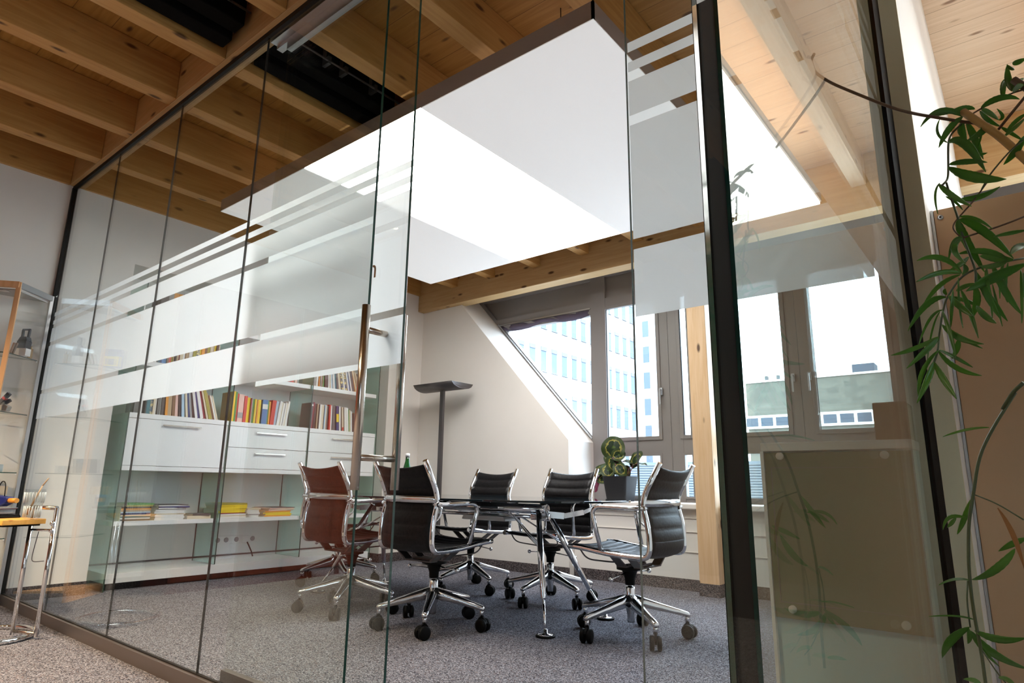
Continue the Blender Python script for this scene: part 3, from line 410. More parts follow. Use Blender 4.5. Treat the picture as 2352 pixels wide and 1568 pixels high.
# black ventilation baffles between the joists
def baffle(label, y0, y1):
    t = thing('ceiling_baffle', label, 'ventilation baffle', (-2.93, (y0+y1)/2, 3.1)); c = (y0+y1)/2
    for x, z in ((-3.02, 3.10), (-2.90, 3.13)): MB().box((x-.05+2.93, y0-c, z-3.1-.03), (x+.05+2.93, y1-c, z-3.1+.12)).build('housing', M['matblack'], t, bevel=.008)
    MB().tube([(.13, y0-c, .05), (.13, y1-c, .05)], .006, 8).build('rod', M['dgrey'], t)
    for y in (y0+.3, (y0+y1)/2, y1-.2): MB().box((.05, y-c-.01, .03), (.14, y-c+.01, .075)).box((.07, y-c-.01, .06), (.085, y-c+.01, .19)).build('bracket', M['dgrey'], t)
baffle('long black ventilation baffle between the corridor joists', -2.6, 1.30); baffle('black ventilation baffle between joists over the meeting room', 1.47, 2.30)
# ---------------------------------------------------------------- bookcase in the niche
bc = thing('bookcase', 'large white bookcase with green glass side panels in the left wall niche', 'bookcase', (-5.7, 3.23, 0))
def BC(mb, name, m, parent=None, **kw): return mb.xf(Matrix.Translation((5.7, -3.23, 0))).build(name, m, parent or bc, **kw)
BX0, BX1 = -5.905, -5.515
for i, y in enumerate((1.985, 2.815, 3.627, 4.462)):
    m = MB().box((BX0, y-.005, .0 if i in (0, 3) else .13), (BX1+.012, y+.005, 2.42)); m.mi = [1, 1, 0, 1, 0, 1]
    BC(m, 'glass_side' if i in (0, 3) else 'glass_divider', [M['gpanel'], M['gedge']])
bys = [(1.992, 2.809), (2.821, 3.621), (3.633, 4.456)]
BC(MB().box((BX0, 1.99, .055), (BX1-.002, 4.457, .125)), 'bottom_board', M['white'], bevel=.002)
BC(MB().box((BX0+.1, 1.99, .0), (BX1-.06, 4.457, .055)), 'plinth', M['black'])
for a, b in bys: BC(MB().box((BX0+.01, a, .47), (BX1-.03, b, .505)), 'shelf', M['white'], bevel=.002)
for a, b in bys:
    BC(MB().box((BX0, a, 1.305), (BX1, b, 1.345)).box((BX0, a, .893), (BX1, b, .93)).box((BX0, a, .93), (BX0+.02, b, 1.305)).box((BX0, a, .93), (BX1-.02, a+.016, 1.305)).box((BX0, b-.016, .93), (BX1-.02, b, 1.305)), 'cabinet_body', M['white'], bevel=.0015)
def bhandle(par, y0, y1, z): BC(MB().bar((BX1+.022, y0, z), (BX1+.022, y1, z), .010, .010).box((BX1-.001, y0+.02, z-.004), (BX1+.02, y0+.032, z+.004)).box((BX1-.001, y1-.032, z-.004), (BX1+.02, y1-.02, z+.004)), 'handle', M['steel'], par)
fl = BC(MB().box((BX1-.019, bys[0][0]+.002, .933), (BX1-.001, bys[0][1]-.002, 1.302)), 'flap_door', M['white'], bevel=.001); bhandle(fl, 2.25, 2.56, 1.262)
for a, b in bys[1:]:
    for z0, z1 in ((.933, 1.115), (1.119, 1.302)):
        d = BC(MB().box((BX1-.019, a+.002, z0), (BX1-.001, b-.002, z1)), 'drawer', M['white'], bevel=.001); c = (a+b)/2; bhandle(d, c-.15, c+.16, z1-.045)
for a, b in bys:
    BC(MB().box((BX0+.005, a, 1.735), (BX1-.02, b, 1.775)), 'shelf', M['white'], bevel=.002); BC(MB().box((BX0+.005, a, 2.13), (BX1-.02, b, 2.165)), 'shelf', M['white'], bevel=.002)
BC(MB().box((BX0-.006, 1.99, .125), (BX0+.0, 4.457, 2.40)), 'back_panel', M['white'])
ck = M['dgrey']; BC(MB().box((BX0+.0, 2.0, .150), (BX0+.012, 4.45, .163)), 'cable_slot', ck)
# sockets on the back of the middle bay
sk = tag(MB().box((BX0+.001, 2.97, .255), (BX0+.012, 3.42, .325)).build('socket_strip', M['white'], bevel=.002), 'white strip of wall sockets at the back of the bookcase middle bay', 'socket')
for y in (3.02, 3.10, 3.20, 3.36): MB().lathe([(.022, 0), (.022, .003), (.012, .001)], (BX0+.012, y, .29), 16, axis=(1, 0, 0)).build('socket', mat('socket_grey', (.30,.30,.30), .5), sk)
pg = tag(MB().box((BX0+.016, 3.255, .262), (BX0+.055, 3.31, .322)).build('power_plug', M['white'], bevel=.006), 'white power plug in the sockets behind the bookcase', 'plug')
MB().tube([(BX0+.055, 3.285, .265), (BX0+.08, 3.30, .22), (BX0+.085, 3.32, .18), (BX0+.08, 3.34, .135)], .006, 8).build('cable', M['black'], pg)
# ---------------------------------------------------------------- books
BCOL = {'dark brown': (.07,.04,.03), 'black': (.02,.02,.02), 'white': (.80,.79,.76), 'cream': (.72,.62,.45), 'teal': (.02,.16,.20), 'brown': (.25,.13,.06), 'orange': (.80,.33,.04), 'yellow': (.85,.62,.03), 'red': (.62,.06,.04), 'dark red': (.28,.03,.04), 'blue': (.08,.22,.48), 'navy': (.04,.05,.16), 'pale blue': (.45,.60,.74), 'green': (.10,.30,.08), 'grey': (.35,.34,.33), 'dark grey': (.12,.115,.11), 'pink': (.78,.50,.42), 'olive': (.38,.33,.05), 'purple': (.10,.06,.20), 'tan': (.50,.36,.22), 'multicoloured': (.5,.45,.35)}
BM = {c: mat(c.replace(' ', '_') + '_cover', v, .45) for c, v in BCOL.items()}
noisy(BM['multicoloured'], (.05,.10,.2), (.85,.7,.3), scale=(1, 1, 1), nscale=45, lo=.42, hi=.58)
paper = mat('book_pages', (.80,.76,.66), .9)
bn = [0]
def book(y, z, t, h, d, col, lean=0.0, x=-5.54, band=None, label=None, group=None):
    """upright book, spine to +x; y is the low left corner of the spine; lean > 0 tips the top to the right"""
    mb = MB(); mb.box((-d, 0, 0), (0, t, h)); mb.mi = [1, 1, 0, 0, 0, 1]
    if band: mb.box((-.001, .0008, h*band[1]), (.0012, t-.0008, h*band[2]), 2)
    o = mb.build('book', [BM[col], paper, BM[band[0]] if band else paper]); o.location = (x, y, z); o.rotation_euler = (-lean, 0, 0)
    return tag(o, label, 'book', group)
def row(y, z, spec, where, group, dx=0):
    """spec: list of (colour, thickness mm, height cm, lean deg[, band]) or a number = gap in mm"""
    i = 0; n = len([s for s in spec if not isinstance(s, (int, float))])
    prev = 0
    for s in spec:
        if isinstance(s, (int, float)): y += s/1000; continue
        i += 1; col, t, h, ln = s[:4]; t /= 1000; h /= 100; a = math.radians(ln)
        band = s[4] if len(s) > 4 else None
        # a book leaning left pivots on its low right corner
        ca, sa = math.cos(a), math.sin(a); w = t/ca
        y += h*max(0, abs(a)-abs(prev))*.9 if a < 0 else (h*max(0, prev-a) if prev > 0 else 0)
        if a < 0:      # top tips left: low left corner stays on the shelf
            o = book(y, z + .0005, t, h, rnd.uniform(.15, .20), col, a, -5.545 + dx - rnd.uniform(0, .02), band, '%s book, %s from the left %s' % (col, ORD[i], where), group)
            y += w
        else:
            o = book(y, z + .0005, t, h, rnd.uniform(.15, .20), col, a, -5.545 + dx - rnd.uniform(0, .02), band, '%s book, %s from the left %s' % (col, ORD[i], where), group)
            o.location.z += t*math.sin(a); y += w
        o.location.y += .0004
        prev = a
B = lambda c, t, h, l=0, *r: (c, t, h, l, *r)
row(2.03, 1.345, [B('dark grey', 34, 20), B('white', 26, 21), 22, B('black', 12, 23), B('teal', 28, 22.5), B('multicoloured', 20, 24), B('cream', 16, 24), B('white', 14, 24), B('dark grey', 20, 24.5, -2), B('white', 12, 25, -2), B('dark brown', 26, 24, -2), B('orange', 20, 24.5, -3), B('tan', 32, 23.5, -3), B('brown', 24, 25.5, -4), B('pink', 26, 25.5, -5), B('dark brown', 20, 26, -6), B('pale blue', 24, 26.5, -7), B('cream', 18, 27, -9), B('navy', 14, 27.5, -10), B('grey', 16, 27, -11), B('dark brown', 14, 28, -12), B('white', 22, 28.5, -13), B('navy', 16, 29, -14), B('white', 26, 29.5, -15), B('dark red', 16, 29, -16), B('cream', 14, 28, -17), B('olive', 26, 26, -18), B('tan', 14, 24, -18), B('brown', 12, 22, -18), B('white', 14, 22, -18), B('cream', 14, 22, -18)],
    'on the cabinet top of the left bay', 'books on the cabinet top, left bay')
row(2.835, 1.345, [B('orange', 14, 27), B('yellow', 18, 27.5), B('green', 16, 27), B('red', 18, 26), B('pink', 50, 25.5, 0, ('grey', .15, .35)), 6, B('red', 28, 24.5), B('yellow', 30, 23.5), B('dark red', 12, 23), B('white', 10, 22.5), B('green', 16, 22.5), B('yellow', 16, 22.5), B('cream', 12, 22), B('orange', 12, 21.5, 0), B('yellow', 30, 22.5), 12, B('blue', 54, 23, 0, ('white', .62, .82)), B('green', 14, 22.5, 1), B('orange', 16, 22), B('red', 40, 23.5, 3), B('pale blue', 26, 23, 5), B('white', 14, 23.5, 6), B('white', 12, 23, 6), B('cream', 12, 22.5, 6), B('white', 16, 22, 6), B('grey', 12, 22.5, 6), B('white', 14, 23, 6), B('cream', 10, 22, 6), B('white', 20, 24.5, 6)],
    'on the cabinet top of the middle bay', 'books on the cabinet top, middle bay')
row(3.65, 1.345, [B('dark grey', 20, 26, 2, ('white', .86, .93)), B('dark red', 20, 26.5, 3), B('dark brown', 26, 25.5, 2), B('tan', 14, 25.5, 0), B('black', 14, 25), B('white', 20, 25), B('cream', 28, 25), B('black', 8, 24.5), B('pale blue', 16, 25), B('cream', 14, 25), B('dark grey', 26, 24.5), B('red', 18, 26, -2), B('white', 18, 25.5, -2), B('dark grey', 34, 25.5, -3), B('black', 18, 26, -4), B('navy', 30, 25.5, -5, ('yellow', .35, .68)), B('white', 18, 25, -5), B('dark brown', 14, 25, -6), B('cream', 18, 25, -6, ('red', .02, .16)), B('brown', 14, 25, -6), B('white', 28, 25, -6), B('white', 20, 25, -6), B('green', 22, 24, -5), B('cream', 12, 23, -5), B('white', 16, 22, -5), B('dark brown', 26, 20, 0), B('olive', 16, 20.5), B('cream', 20, 21), B('purple', 38, 20.5)],
    'on the cabinet top of the right bay', 'books on the cabinet top, right bay')
row(3.66, 1.775, [B('cream', 12, 22), B('grey', 22, 23), B('white', 20, 23.5), B('orange', 8, 23, -2), B('dark brown', 16, 23.5, -2, ('white', .5, .8)), B('white', 14, 23.5, -2), B('brown', 12, 24, -2), B('green', 20, 24, -3), B('dark brown', 34, 24.5, -4), B('white', 14, 25, -5), B('cream', 16, 25.5, -6), B('pale blue', 24, 26, -7), B('white', 20, 26.5, -8), B('teal', 20, 26.5, -9), B('dark grey', 20, 27, -10), B('cream', 24, 27.5, -11), B('multicoloured', 28, 28, -12), B('white', 18, 28.5, -13), B('multicoloured', 24, 29, -13), B('white', 16, 29.5, -14), B('blue', 14, 30, -15), B('white', 16, 29, -15), B('dark grey', 30, 29, -16), B('orange', 14, 27, -17), B('cream', 16, 26, -18), B('tan', 14, 24, -20), B('cream', 14, 22, -22), B('dark brown', 14, 21, -24), B('teal', 18, 21, -26)],
    'on the upper shelf of the right bay', 'books on the upper shelf, right bay')
row(2.10, 1.775, [B('black', 18, 24), B('dark brown', 22, 24), B('white', 8, 24), B('dark grey', 16, 24.5), B('teal', 12, 24), B('navy', 16, 24), B('blue', 40, 25), B('brown', 16, 25), B('red', 20, 24), B('olive', 12, 25), B('cream', 10, 25), B('dark brown', 14, 25), B('tan', 18, 25), B('dark red', 12, 24.5), B('cream', 26, 24.5), B('white', 14, 25), B('brown', 10, 25), B('tan', 26, 25), B('white', 30, 26), B('olive', 28, 25.5), B('multicoloured', 30, 25), B('yellow', 14, 25.5), B('orange', 26, 25), B('brown', 22, 25), B('olive', 26, 24), B('cream', 24, 25), B('tan', 14, 25), B('yellow', 16, 24.5), B('dark brown', 20, 24), B('cream', 14, 24)],
    'on the upper shelf of the left bay', 'books on the upper shelf, left bay')
row(2.84, 1.775, [B('grey', 14, 24), B('dark grey', 14, 24), 540, B('red', 26, 22), B('brown', 20, 22), B('pink', 24, 21), B('grey', 16, 21)],
    'on the upper shelf of the middle bay', 'books on the upper shelf, middle bay')
row(2.12, 2.165, [B('dark brown', 60, 24), B('grey', 46, 24), B('orange', 76, 23.5), B('dark brown', 40, 24)], 'on the top shelf of the left bay', 'binders on the top shelf')
# flat stacks on the low shelf
def stack(y, items, where, group, x0=-5.56):
    z = .506; n = len(items)
    for i, (col, t, w, dy, rot, d) in enumerate(items):
        t /= 1000; mb = MB().box((-d, -w/2, 0), (0, w/2, t)); mb.mi = [0, 0, 1, 0, 1, 0]
        o = mb.build('magazine' if t < .012 else 'book', [BM[col], paper]); o.location = (x0, y+dy, z); o.rotation_euler = (0, 0, rot)
        tag(o, '%s %s, %s up in %s' % (col, 'magazine' if t < .012 else 'book', ORD[i+1], where), 'magazine' if t < .012 else 'book', group); z += t + .0006
S = lambda c, t, w=.21, dy=0, r=0, d=.28: (c, t*1.45, w*1.05, dy, r, d)
stack(2.16, [S('dark grey', 9), S('white', 6), S('teal', 9), S('cream', 7, .21, .004), S('navy', 8), S('pale blue', 7), S('tan', 10), S('orange', 6), S('dark brown', 9), S('olive', 8, .20, .02, .06), S('green', 9, .2, .03, .1)], 'the leftmost stack on the low shelf', 'leftmost stack on the low shelf')
stack(2.42, [S('white', 9, .22, 0, .02), S('white', 8, .22, .006, -.02), S('white', 10, .22, 0, .03), S('cream', 6, .22, .01), S('white', 12, .22, -.004, -.04), S('white', 7, .22, 0, .03), S('grey', 6, .22, .01, -.05), S('white', 5, .22, .02, .08), S('navy', 7, .23, .03, -.1), S('white', 5, .22, .02, .02), S('dark grey', 3, .23, .02, -.03)], 'the second stack on the low shelf', 'second stack on the low shelf')
stack(2.665, [S('cream', 18, .20, 0, .1), S('dark grey', 10, .14, .02, -.05, .2)], 'the small stack left of the first glass divider', 'small stack on the low shelf')
stack(2.96, [S('white', 8, .24), S('cream', 6, .24), S('white', 9, .24), S('dark red', 5, .24, .01, .03), S('yellow', 12, .23, -.01), S('yellow', 11, .23, 0, .03), S('yellow', 12, .23, .006, -.03), S('yellow', 10, .23, .01, .02), S('olive', 10, .23, .01, .05)], 'the tall yellow stack in the middle bay', 'tall yellow stack in the middle bay')
stack(3.15, [S('white', 7, .12, .0, .2), S('white', 5, .13, .01, .4), S('grey', 5, .13, .0, .1), S('white', 8, .14, .01, .3), S('white', 9, .13, 0, .2), S('white', 8, .13, 0, .25), S('cream', 8, .13, .01, .1)], 'the narrow white stack beside the tall yellow stack', 'narrow white stack')
stack(3.40, [S('orange', 8, .26), S('yellow', 9, .26, .01, .02), S('yellow', 8, .26, -.01, -.03), S('orange', 8, .26, .0, .04), S('pink', 6, .25, .03, .05), S('cream', 6, .25, .04, -.04), S('pink', 5, .25, .04, .08), S('dark grey', 3, .25, .05, .04)], 'the orange and pink stack in the middle bay', 'orange and pink stack in the middle bay')

# ---------------------------------------------------------------- office chairs
def bez(pts, n=6, r=.05):
    """round the corners of a polyline"""
    P = [Vector(p) for p in pts]; out = [P[0]]
    for i in range(1, len(P)-1):
        a, b, c = P[i-1], P[i], P[i+1]; ra = min(r, (a-b).length*.45); rc = min(r, (c-b).length*.45)
        s, e = b + (a-b).normalized()*ra, b + (c-b).normalized()*rc
        for k in range(n+1): t = k/n; out.append(s*(1-t)**2 + b*2*t*(1-t) + e*t*t)
    out.append(P[-1]); return out
def resample(pts, n):
    P = [Vector(p) for p in pts]; d = [0]
    for i in range(1, len(P)): d.append(d[-1] + (P[i]-P[i-1]).length)
    out = []; j = 0
    for k in range(n+1):
        s = d[-1]*k/n
        while j < len(P)-2 and d[j+1] < s: j += 1
        t = (s-d[j])/max(d[j+1]-d[j], 1e-9); out.append(P[j].lerp(P[j+1], min(max(t, 0), 1)))
    return out, d[-1]
PROF_SEAT = bez([(0, .255, .487), (0, .20, .482), (0, .02, .462), (0, -.16, .452), (0, -.235, .463), (0, -.245, .54)], 6, .09)
PROF_BACK = [(0, -.243, .52)] + bez([(0, -.243, .53), (0, -.236, .62), (0, -.200, .745), (0, -.305, .930)], 6, .06)
FRAME = bez([(0, .27, .483), (0, .20, .482), (0, .02, .458), (0, -.15, .448), (0, -.243, .452), (0, -.240, .60), (0, -.200, .745), (0, -.318, .950)], 7, .085)
HWI = .208
def sling(prof, ribs, topdip, puff=.011):
    n = ribs*8; P, L = resample(prof, n); rows = []; rows2 = []; m = 12
    for i, p in enumerate(P):
        a = P[max(i-1, 0)]; b = P[min(i+1, n)]; t = (b-a).normalized(); nn = Vector((0, -t.z, t.y))   # towards the sitter's side flipped below
        if nn.z < 0 and abs(t.y) > abs(t.z): nn = -nn
        if abs(t.z) >= abs(t.y) and nn.y < 0: nn = -nn
        ph = (i % 8)/8; pf = puff*(abs(math.sin(math.pi*i/8))**.6); sag = .018 if abs(t.z) > abs(t.y) else .012
        r1, r2 = [], []
        for j in range(m+1):
            u = -1 + 2*j/m; e = 1-u*u; q = p - nn*sag*e; zz = -topdip*e*max(0, (i-n*.8)/(n*.2)) if topdip else 0
            edge = min(1, (1-abs(u))*8+.25)
            r1.append((u*HWI, q.y + nn.y*(.004+pf*edge), q.z + nn.z*(.004+pf*edge) + zz)); r2.append((u*HWI, q.y - nn.y*(.004+pf*.6*edge), q.z - nn.z*(.004+pf*.6*edge) + zz))
        rows.append(r1); rows2.append(r2)
    mb = MB().grid(rows); k = len(mb.v); mb.grid([r[::-1] for r in rows2])
    W_ = m+1
    def a_(i, j): return i*W_+j
    def b_(i, j): return k+i*W_+(m-j)
    for i in range(n): mb.f += [(a_(i, 0), a_(i+1, 0), b_(i+1, 0), b_(i, 0)), (a_(i+1, m), a_(i, m), b_(i, m), b_(i+1, m))]; mb.mi += [0, 0]; mb.sm += [True, True]
    for j in range(m): mb.f += [(a_(0, j+1), a_(0, j), b_(0, j), b_(0, j+1)), (a_(n, j), a_(n, j+1), b_(n, j+1), b_(n, j))]; mb.mi += [0, 0]; mb.sm += [True, True]
    return mb
def make_chair(label, loc, rz, base, leather, group):
    t = thing('office_chair', label, 'office chair', loc, rz, group)
    sling(PROF_SEAT, 9, 0).build('seat', leather, t); sling(PROF_BACK, 6, .014).build('backrest', leather, t)
    for s in (-1, 1):
        x = s*.218
        MB().tube([(x, p[1], p[2]) for p in FRAME], .0155, 14).build('side_frame', M['chrome'], t)
        q = bez([(x, -.222, .708), (x+s*.038, -.190, .706), (x+s*.040, .10, .712), (x+s*.020, .045, .478)], 7, .075)
        a = MB().tube(q, .0125, 12); a.cyl((x-s*.02, -.218, .707), .0145, .04, 12, axis=(s, 0, 0)); a.build('armrest', M['chrome'], t)
        MB().tube(bez([(x, -.238, .60), (x+s*.012, -.19, .64), (x+s*.012, -.185, .695)], 5, .04), .005, 8).build('arm_brace', M['chrome'], t)
        b = MB()
        for y in (-.115, -.01): b.prism([(s*.215, .455), (s*.205, .455), (s*.10, .388), (s*.112, .383)], y-.028 if True else y, y+.028)
        b.build('seat_bracket', M['dgrey'], t, bevel=.001)
    rows = []
    for j in range(13):
        u = -1+2*j/12; y = -.232 - .036*(1-u*u) + .008*u*u
        rows.append((u*.225, y, .735))
    m = MB(); vs = []; fs = []
    for (x, y, z) in rows: vs += [(x, y-.004, z-.019), (x, y-.004, z+.019), (x, y+.003, z+.019), (x, y+.003, z-.019)]
    for j in range(12):
        for k_ in range(4): fs.append((j*4+k_, j*4+(k_+1) % 4, (j+1)*4+(k_+1) % 4, (j+1)*4+k_))
    fs += [(3, 2, 1, 0), (48, 49, 50, 51)]; m.add(vs, [f_[::-1] for f_ in fs], 0, True).build('back_strap', M['polish'], t)
    m = MB()
    for y in (-.115, -.01): m.box((-.112, y-.028, .379), (.112, y+.028, .386))
    for y in (-.10, -.062, -.024): m.box((-.075, y-.006, .386), (.075, y+.006, .396))
    m.build('under_frame', M['dgrey'], t)
    MB().lathe([(.028, .275), (.030, .31), (.045, .352), (.075, .358), (.075, .379)], (0, -.06+.06, 0), 20).build('tilt_mechanism', M['plast'], t, bevel=.001)
    MB().tube(bez([(-.20, .215, .478), (-.19, .17, .415), (-.03, .09, .392), (.03, .09, .392), (.19, .17, .415), (.20, .215, .478)], 6, .05), .0045, 8).build('front_wire', M['dgrey'], t)
    MB().tube([(.03, 0, .345), (.20, -.015, .335)], .004, 8).sphere((.205, -.016, .335), .0145, 14).build('lever', M['chrome'], t)
    MB().tube([(-.03, .0, .345), (-.21, .0, .325)], .004, 8).sphere((-.215, 0, .325), .0135, 14).build('lever', M['chrome'], t)
    MB().lathe([(.0, .075), (.020, .075), (.021, .12), (.030, .155), (.036, .195), (.030, .218), (.027, .225), (.027, .262), (.022, .266)], (0, 0, 0), 24).build('hub', M['polish'], t)
    MB().tube([(0, 0, .262), (0, 0, .292)], .0145, 16).build('gas_spring', M['chrome'], t)
    for kk in range(5):
        a = base + kk*2*math.pi/5 - rz; sec = [(.022, .192, .033, .064), (.08, .180, .029, .054), (.17, .160, .024, .041), (.27, .138, .0195, .030), (.318, .127, .0175, .026), (.328, .121, .014, .018)]
        vs, fs = [], []
        for (r, z, w, h) in sec:
            for (ww, hh) in ((-w, -h*.45), (-w*.95, h*.2), (-w*.45, h*.5), (w*.45, h*.5), (w*.95, h*.2), (w, -h*.45), (w*.6, -h*.5), (-w*.6, -h*.5)): vs.append((r, ww, z+hh))
        for i in range(len(sec)-1):
            for j in range(8): fs.append((i*8+j, (i+1)*8+j, (i+1)*8+(j+1) % 8, i*8+(j+1) % 8))
        n0 = len(sec); fs += [tuple(range(8)), tuple((n0-1)*8+j for j in range(7, -1, -1))]
        lg = MB().add(vs, fs, 0, True).cyl((.312, 0, .078), .0125, .045, 12).build('leg', M['polish'], t); lg.rotation_euler = (0, 0, a)
        c = MB(); sw = rnd.uniform(-.9, .9)
        for s in (-1, 1): c.lathe([(.010, -.012), (.030, -.0125), (.0365, -.008), (.0365, .008), (.030, .0125), (.010, .012)], (.010, s*.019, .0368), 26, axis=(0, 1, 0))
        c.box((-.012, -.006, .030), (.022, .006, .070)); c.prism([(-.024, .050), (-.022, .066), (-.010, .079), (.014, .079), (.034, .064), (.040, .050)], -.0062, .0062)
        cs = c.build('caster', M['plast'], lg); cs.location = (.312, 0, 0); cs.rotation_euler = (0, 0, sw)
    return t
G = 'leather office chairs around the glass table'
D = math.radians
make_chair('black leather office chair left of the door handle, brown glass reflection in its colour, back turned to the corridor', (-3.63, 2.80, 0), 0, D(20), M['leather_tinted'], G)
make_chair('black leather office chair right behind the open glass door, back turned to the corridor', (-2.864, 2.82, 0), 0, D(20), M['leather'], G)
make_chair('leather office chair at the left table end, mostly hidden behind the brown-tinted chair', (-4.67, 3.45, 0), D(-90), D(49), M['leather'], G)
make_chair('black leather office chair on the far table side, left one facing the corridor', (-3.63, 3.98, 0), D(180), D(52), M['leather'], G)
make_chair('black leather office chair on the far table side, right one facing the corridor', (-2.83, 3.97, 0), D(180), D(53), M['leather'], G)
make_chair('leather office chair at the right table end in front of the potted plant', (-1.871, 3.41, 0), D(90), D(34), M['leather'], G)
# ---------------------------------------------------------------- glass table
tb = thing('meeting_table', 'long meeting table with dark glass top on splayed chrome legs', 'table', (-3.30, 3.40, 0))
def superel(a, b, e, n=96):
    out = []
    for i in range(n):
        th = 2*math.pi*i/n; c, s = math.cos(th), math.sin(th); out.append((a*math.copysign(abs(c)**(2/e), c), b*math.copysign(abs(s)**(2/e), s)))
    return out
tm = MB().prism(superel(1.33, .57, 3.6), .724, .736, 'z'); tm.build('tabletop', M['table_glass'], tb, bevel=.002)
MB().tube([(-.85, 0, .672), (.85, 0, .672)], .032, 20).build('spine_tube', M['chrome'], tb)
MB().tube([(-.80, .0, .622), (.80, .0, .622)], .012, 12).build('spine_rod', M['chrome'], tb)
MB().prism([(-.02, 0), (.0, .02), (.35, .02), (.37, 0), (.37, -.012), (-.02, -.012)], -.06, .06).xf(Matrix.Translation((.18, .0, .598))).build('cable_tray', M['sill'], tb, bevel=.004)
for s in (-1, 1):
    MB().box((s*.80-.05, -.045, .605), (s*.80+.05, .045, .645)).cyl((s*.84, 0, .60), .03, .05, 16).build('leg_block', M['polish'], tb, bevel=.006)
    for q in (-1, 1):
        foot = Vector((s*1.045 + (-.03 if s < 0 else .03), q*.325, 0)); top = Vector((s*.82, q*.05, .655)); kn = top.lerp(foot, .72)
        kn = Vector((kn.x, kn.y, kn.z))
        l = MB(); l.tube([top, top.lerp(foot, .35), kn, kn.lerp(foot, .04)], [.016, .021, .0155, .010], 14); l.tube([kn, Vector((foot.x, foot.y, .03))], .0085, 10)
        l = l.build('leg', M['chrome'], tb); MB().lathe([(.055, 0), (.056, .009), (.050, .012)], (foot.x, foot.y, 0), 28).lathe([(.046, .0121), (.040, .015), (.014, .018), (.011, .04)], (foot.x, foot.y, 0), 28, mi=1).build('foot', [M['plast'], M['chrome']], l)
        MB().tube([Vector((s*.55, q*.02, .655)), top.lerp(foot, .33)], .0045, 8).tube([Vector((s*.60, q*.02, .625)), top.lerp(foot, .30)], .0045, 8).build('brace_rod', M['chrome'], tb)
        ar = MB(); P = [Vector((s*.82, q*.03, .64)), Vector((s*.90, q*.12, .63)), Vector((s*1.0, q*.20, .655)), Vector((s*1.06, q*.33, .706))]
        for i in range(3): ar.bar(P[i], P[i+1], .008, .04 - .008*i)
        ar.cyl(P[3] + Vector((0, 0, -.012)), .008, .022, 10); a = ar.build('support_arm', M['polish'], tb); MB().cyl(P[3] + Vector((0, 0, .006)), .018, .012, 14).build('pad', M['plast'], a)
    for q in (-1, 1):
        ar = MB(); P = [Vector((s*.30, q*.03, .655)), Vector((s*.30, q*.22, .66)), Vector((s*.30, q*.36, .706))]
        for i in range(2): ar.bar(P[i], P[i+1], .008, .03)
        a = ar.build('support_arm', M['polish'], tb); MB().cyl(P[2] + Vector((0, 0, .006)), .018, .012, 14).build('pad', M['plast'], a)
# bottle
bg = mat('green_bottle_glass', (.01,.20,.03), .05, trans=.75)
bt = thing('water_bottle', 'green glass water bottle with white cap behind the black chair', 'bottle', (-3.55, 3.18, .7365))
MB().lathe([(.034, 0), (.036, .01), (.036, .15), (.030, .19), (.016, .245), (.0135, .28)], (0, 0, 0), 24).build('bottle_body', bg, bt)
MB().lathe([(.0155, .275), (.0155, .30), (.0, .302)], (0, 0, 0), 20).build('cap', M['white'], bt)
# ---------------------------------------------------------------- floor lamp
fl = thing('floor_lamp', 'dark grey uplighter floor lamp with curved shade by the cream wall', 'floor lamp', (-4.85, 4.80, 0))
MB().prism([(-.30, -.09), (.0, -.13), (.26, .02), (.2, .14), (-.2, .12)], .0, .012, 'z').build('base', M['dgrey'], fl, bevel=.002)
MB().box((-.025, -.016, .012), (.025, .016, 1.83)).build('pole', M['dgrey'], fl, bevel=.004)
sh = MB(); rows = []
for i in range(13):
    u = -1+2*i/12; rows.append([(-.31+.02*abs(u), u*.165, 1.88 - .075*math.sqrt(max(0, 1-u*u*.98))), (.31-.02*abs(u), u*.165, 1.88 - .075*math.sqrt(max(0, 1-u*u*.98)))])
sh.grid(rows)
for e_ in (0, 1): sh.add([r_[e_] for r_ in rows], [tuple(range(13)) if e_ else tuple(range(12, -1, -1))])
sh.build('shade', M['dgrey'], fl, solid=.003)
MB().box((-.28, -.12, 1.868), (.28, .12, 1.874)).build('diffuser_plate', M['sill'], fl)
# tall cupboards added out of view to darken and redden the glass reflections
for i in range(4):
    y0 = -3.2+.93*i; t = thing('added_cupboard', 'added unseen red-brown cupboard in the corridor, %s from the rear wall' % ORD[i+1], 'cupboard', (-5.28, y0+.45, 0), 0, 'added corridor cupboards')
    m_ = wood('cherry_veneer_%d' % i, (.16,.035,.02), (.11,.022,.012), (.05,.01,.01), 'z', rough=.4)
    MB().box((-.235, -.455, 0), (.20, .455, 2.4)).build('carcass', m_, t)
    for s in (-1, 1): d_ = MB().box((.201, s*.005, .08), (.222, s*.45, 2.38)).build('door', m_, t, bevel=.002); MB().box((.222, s*.04-.006, 1.0), (.24, s*.04+.006, 1.25)).build('handle', M['steel'], d_)
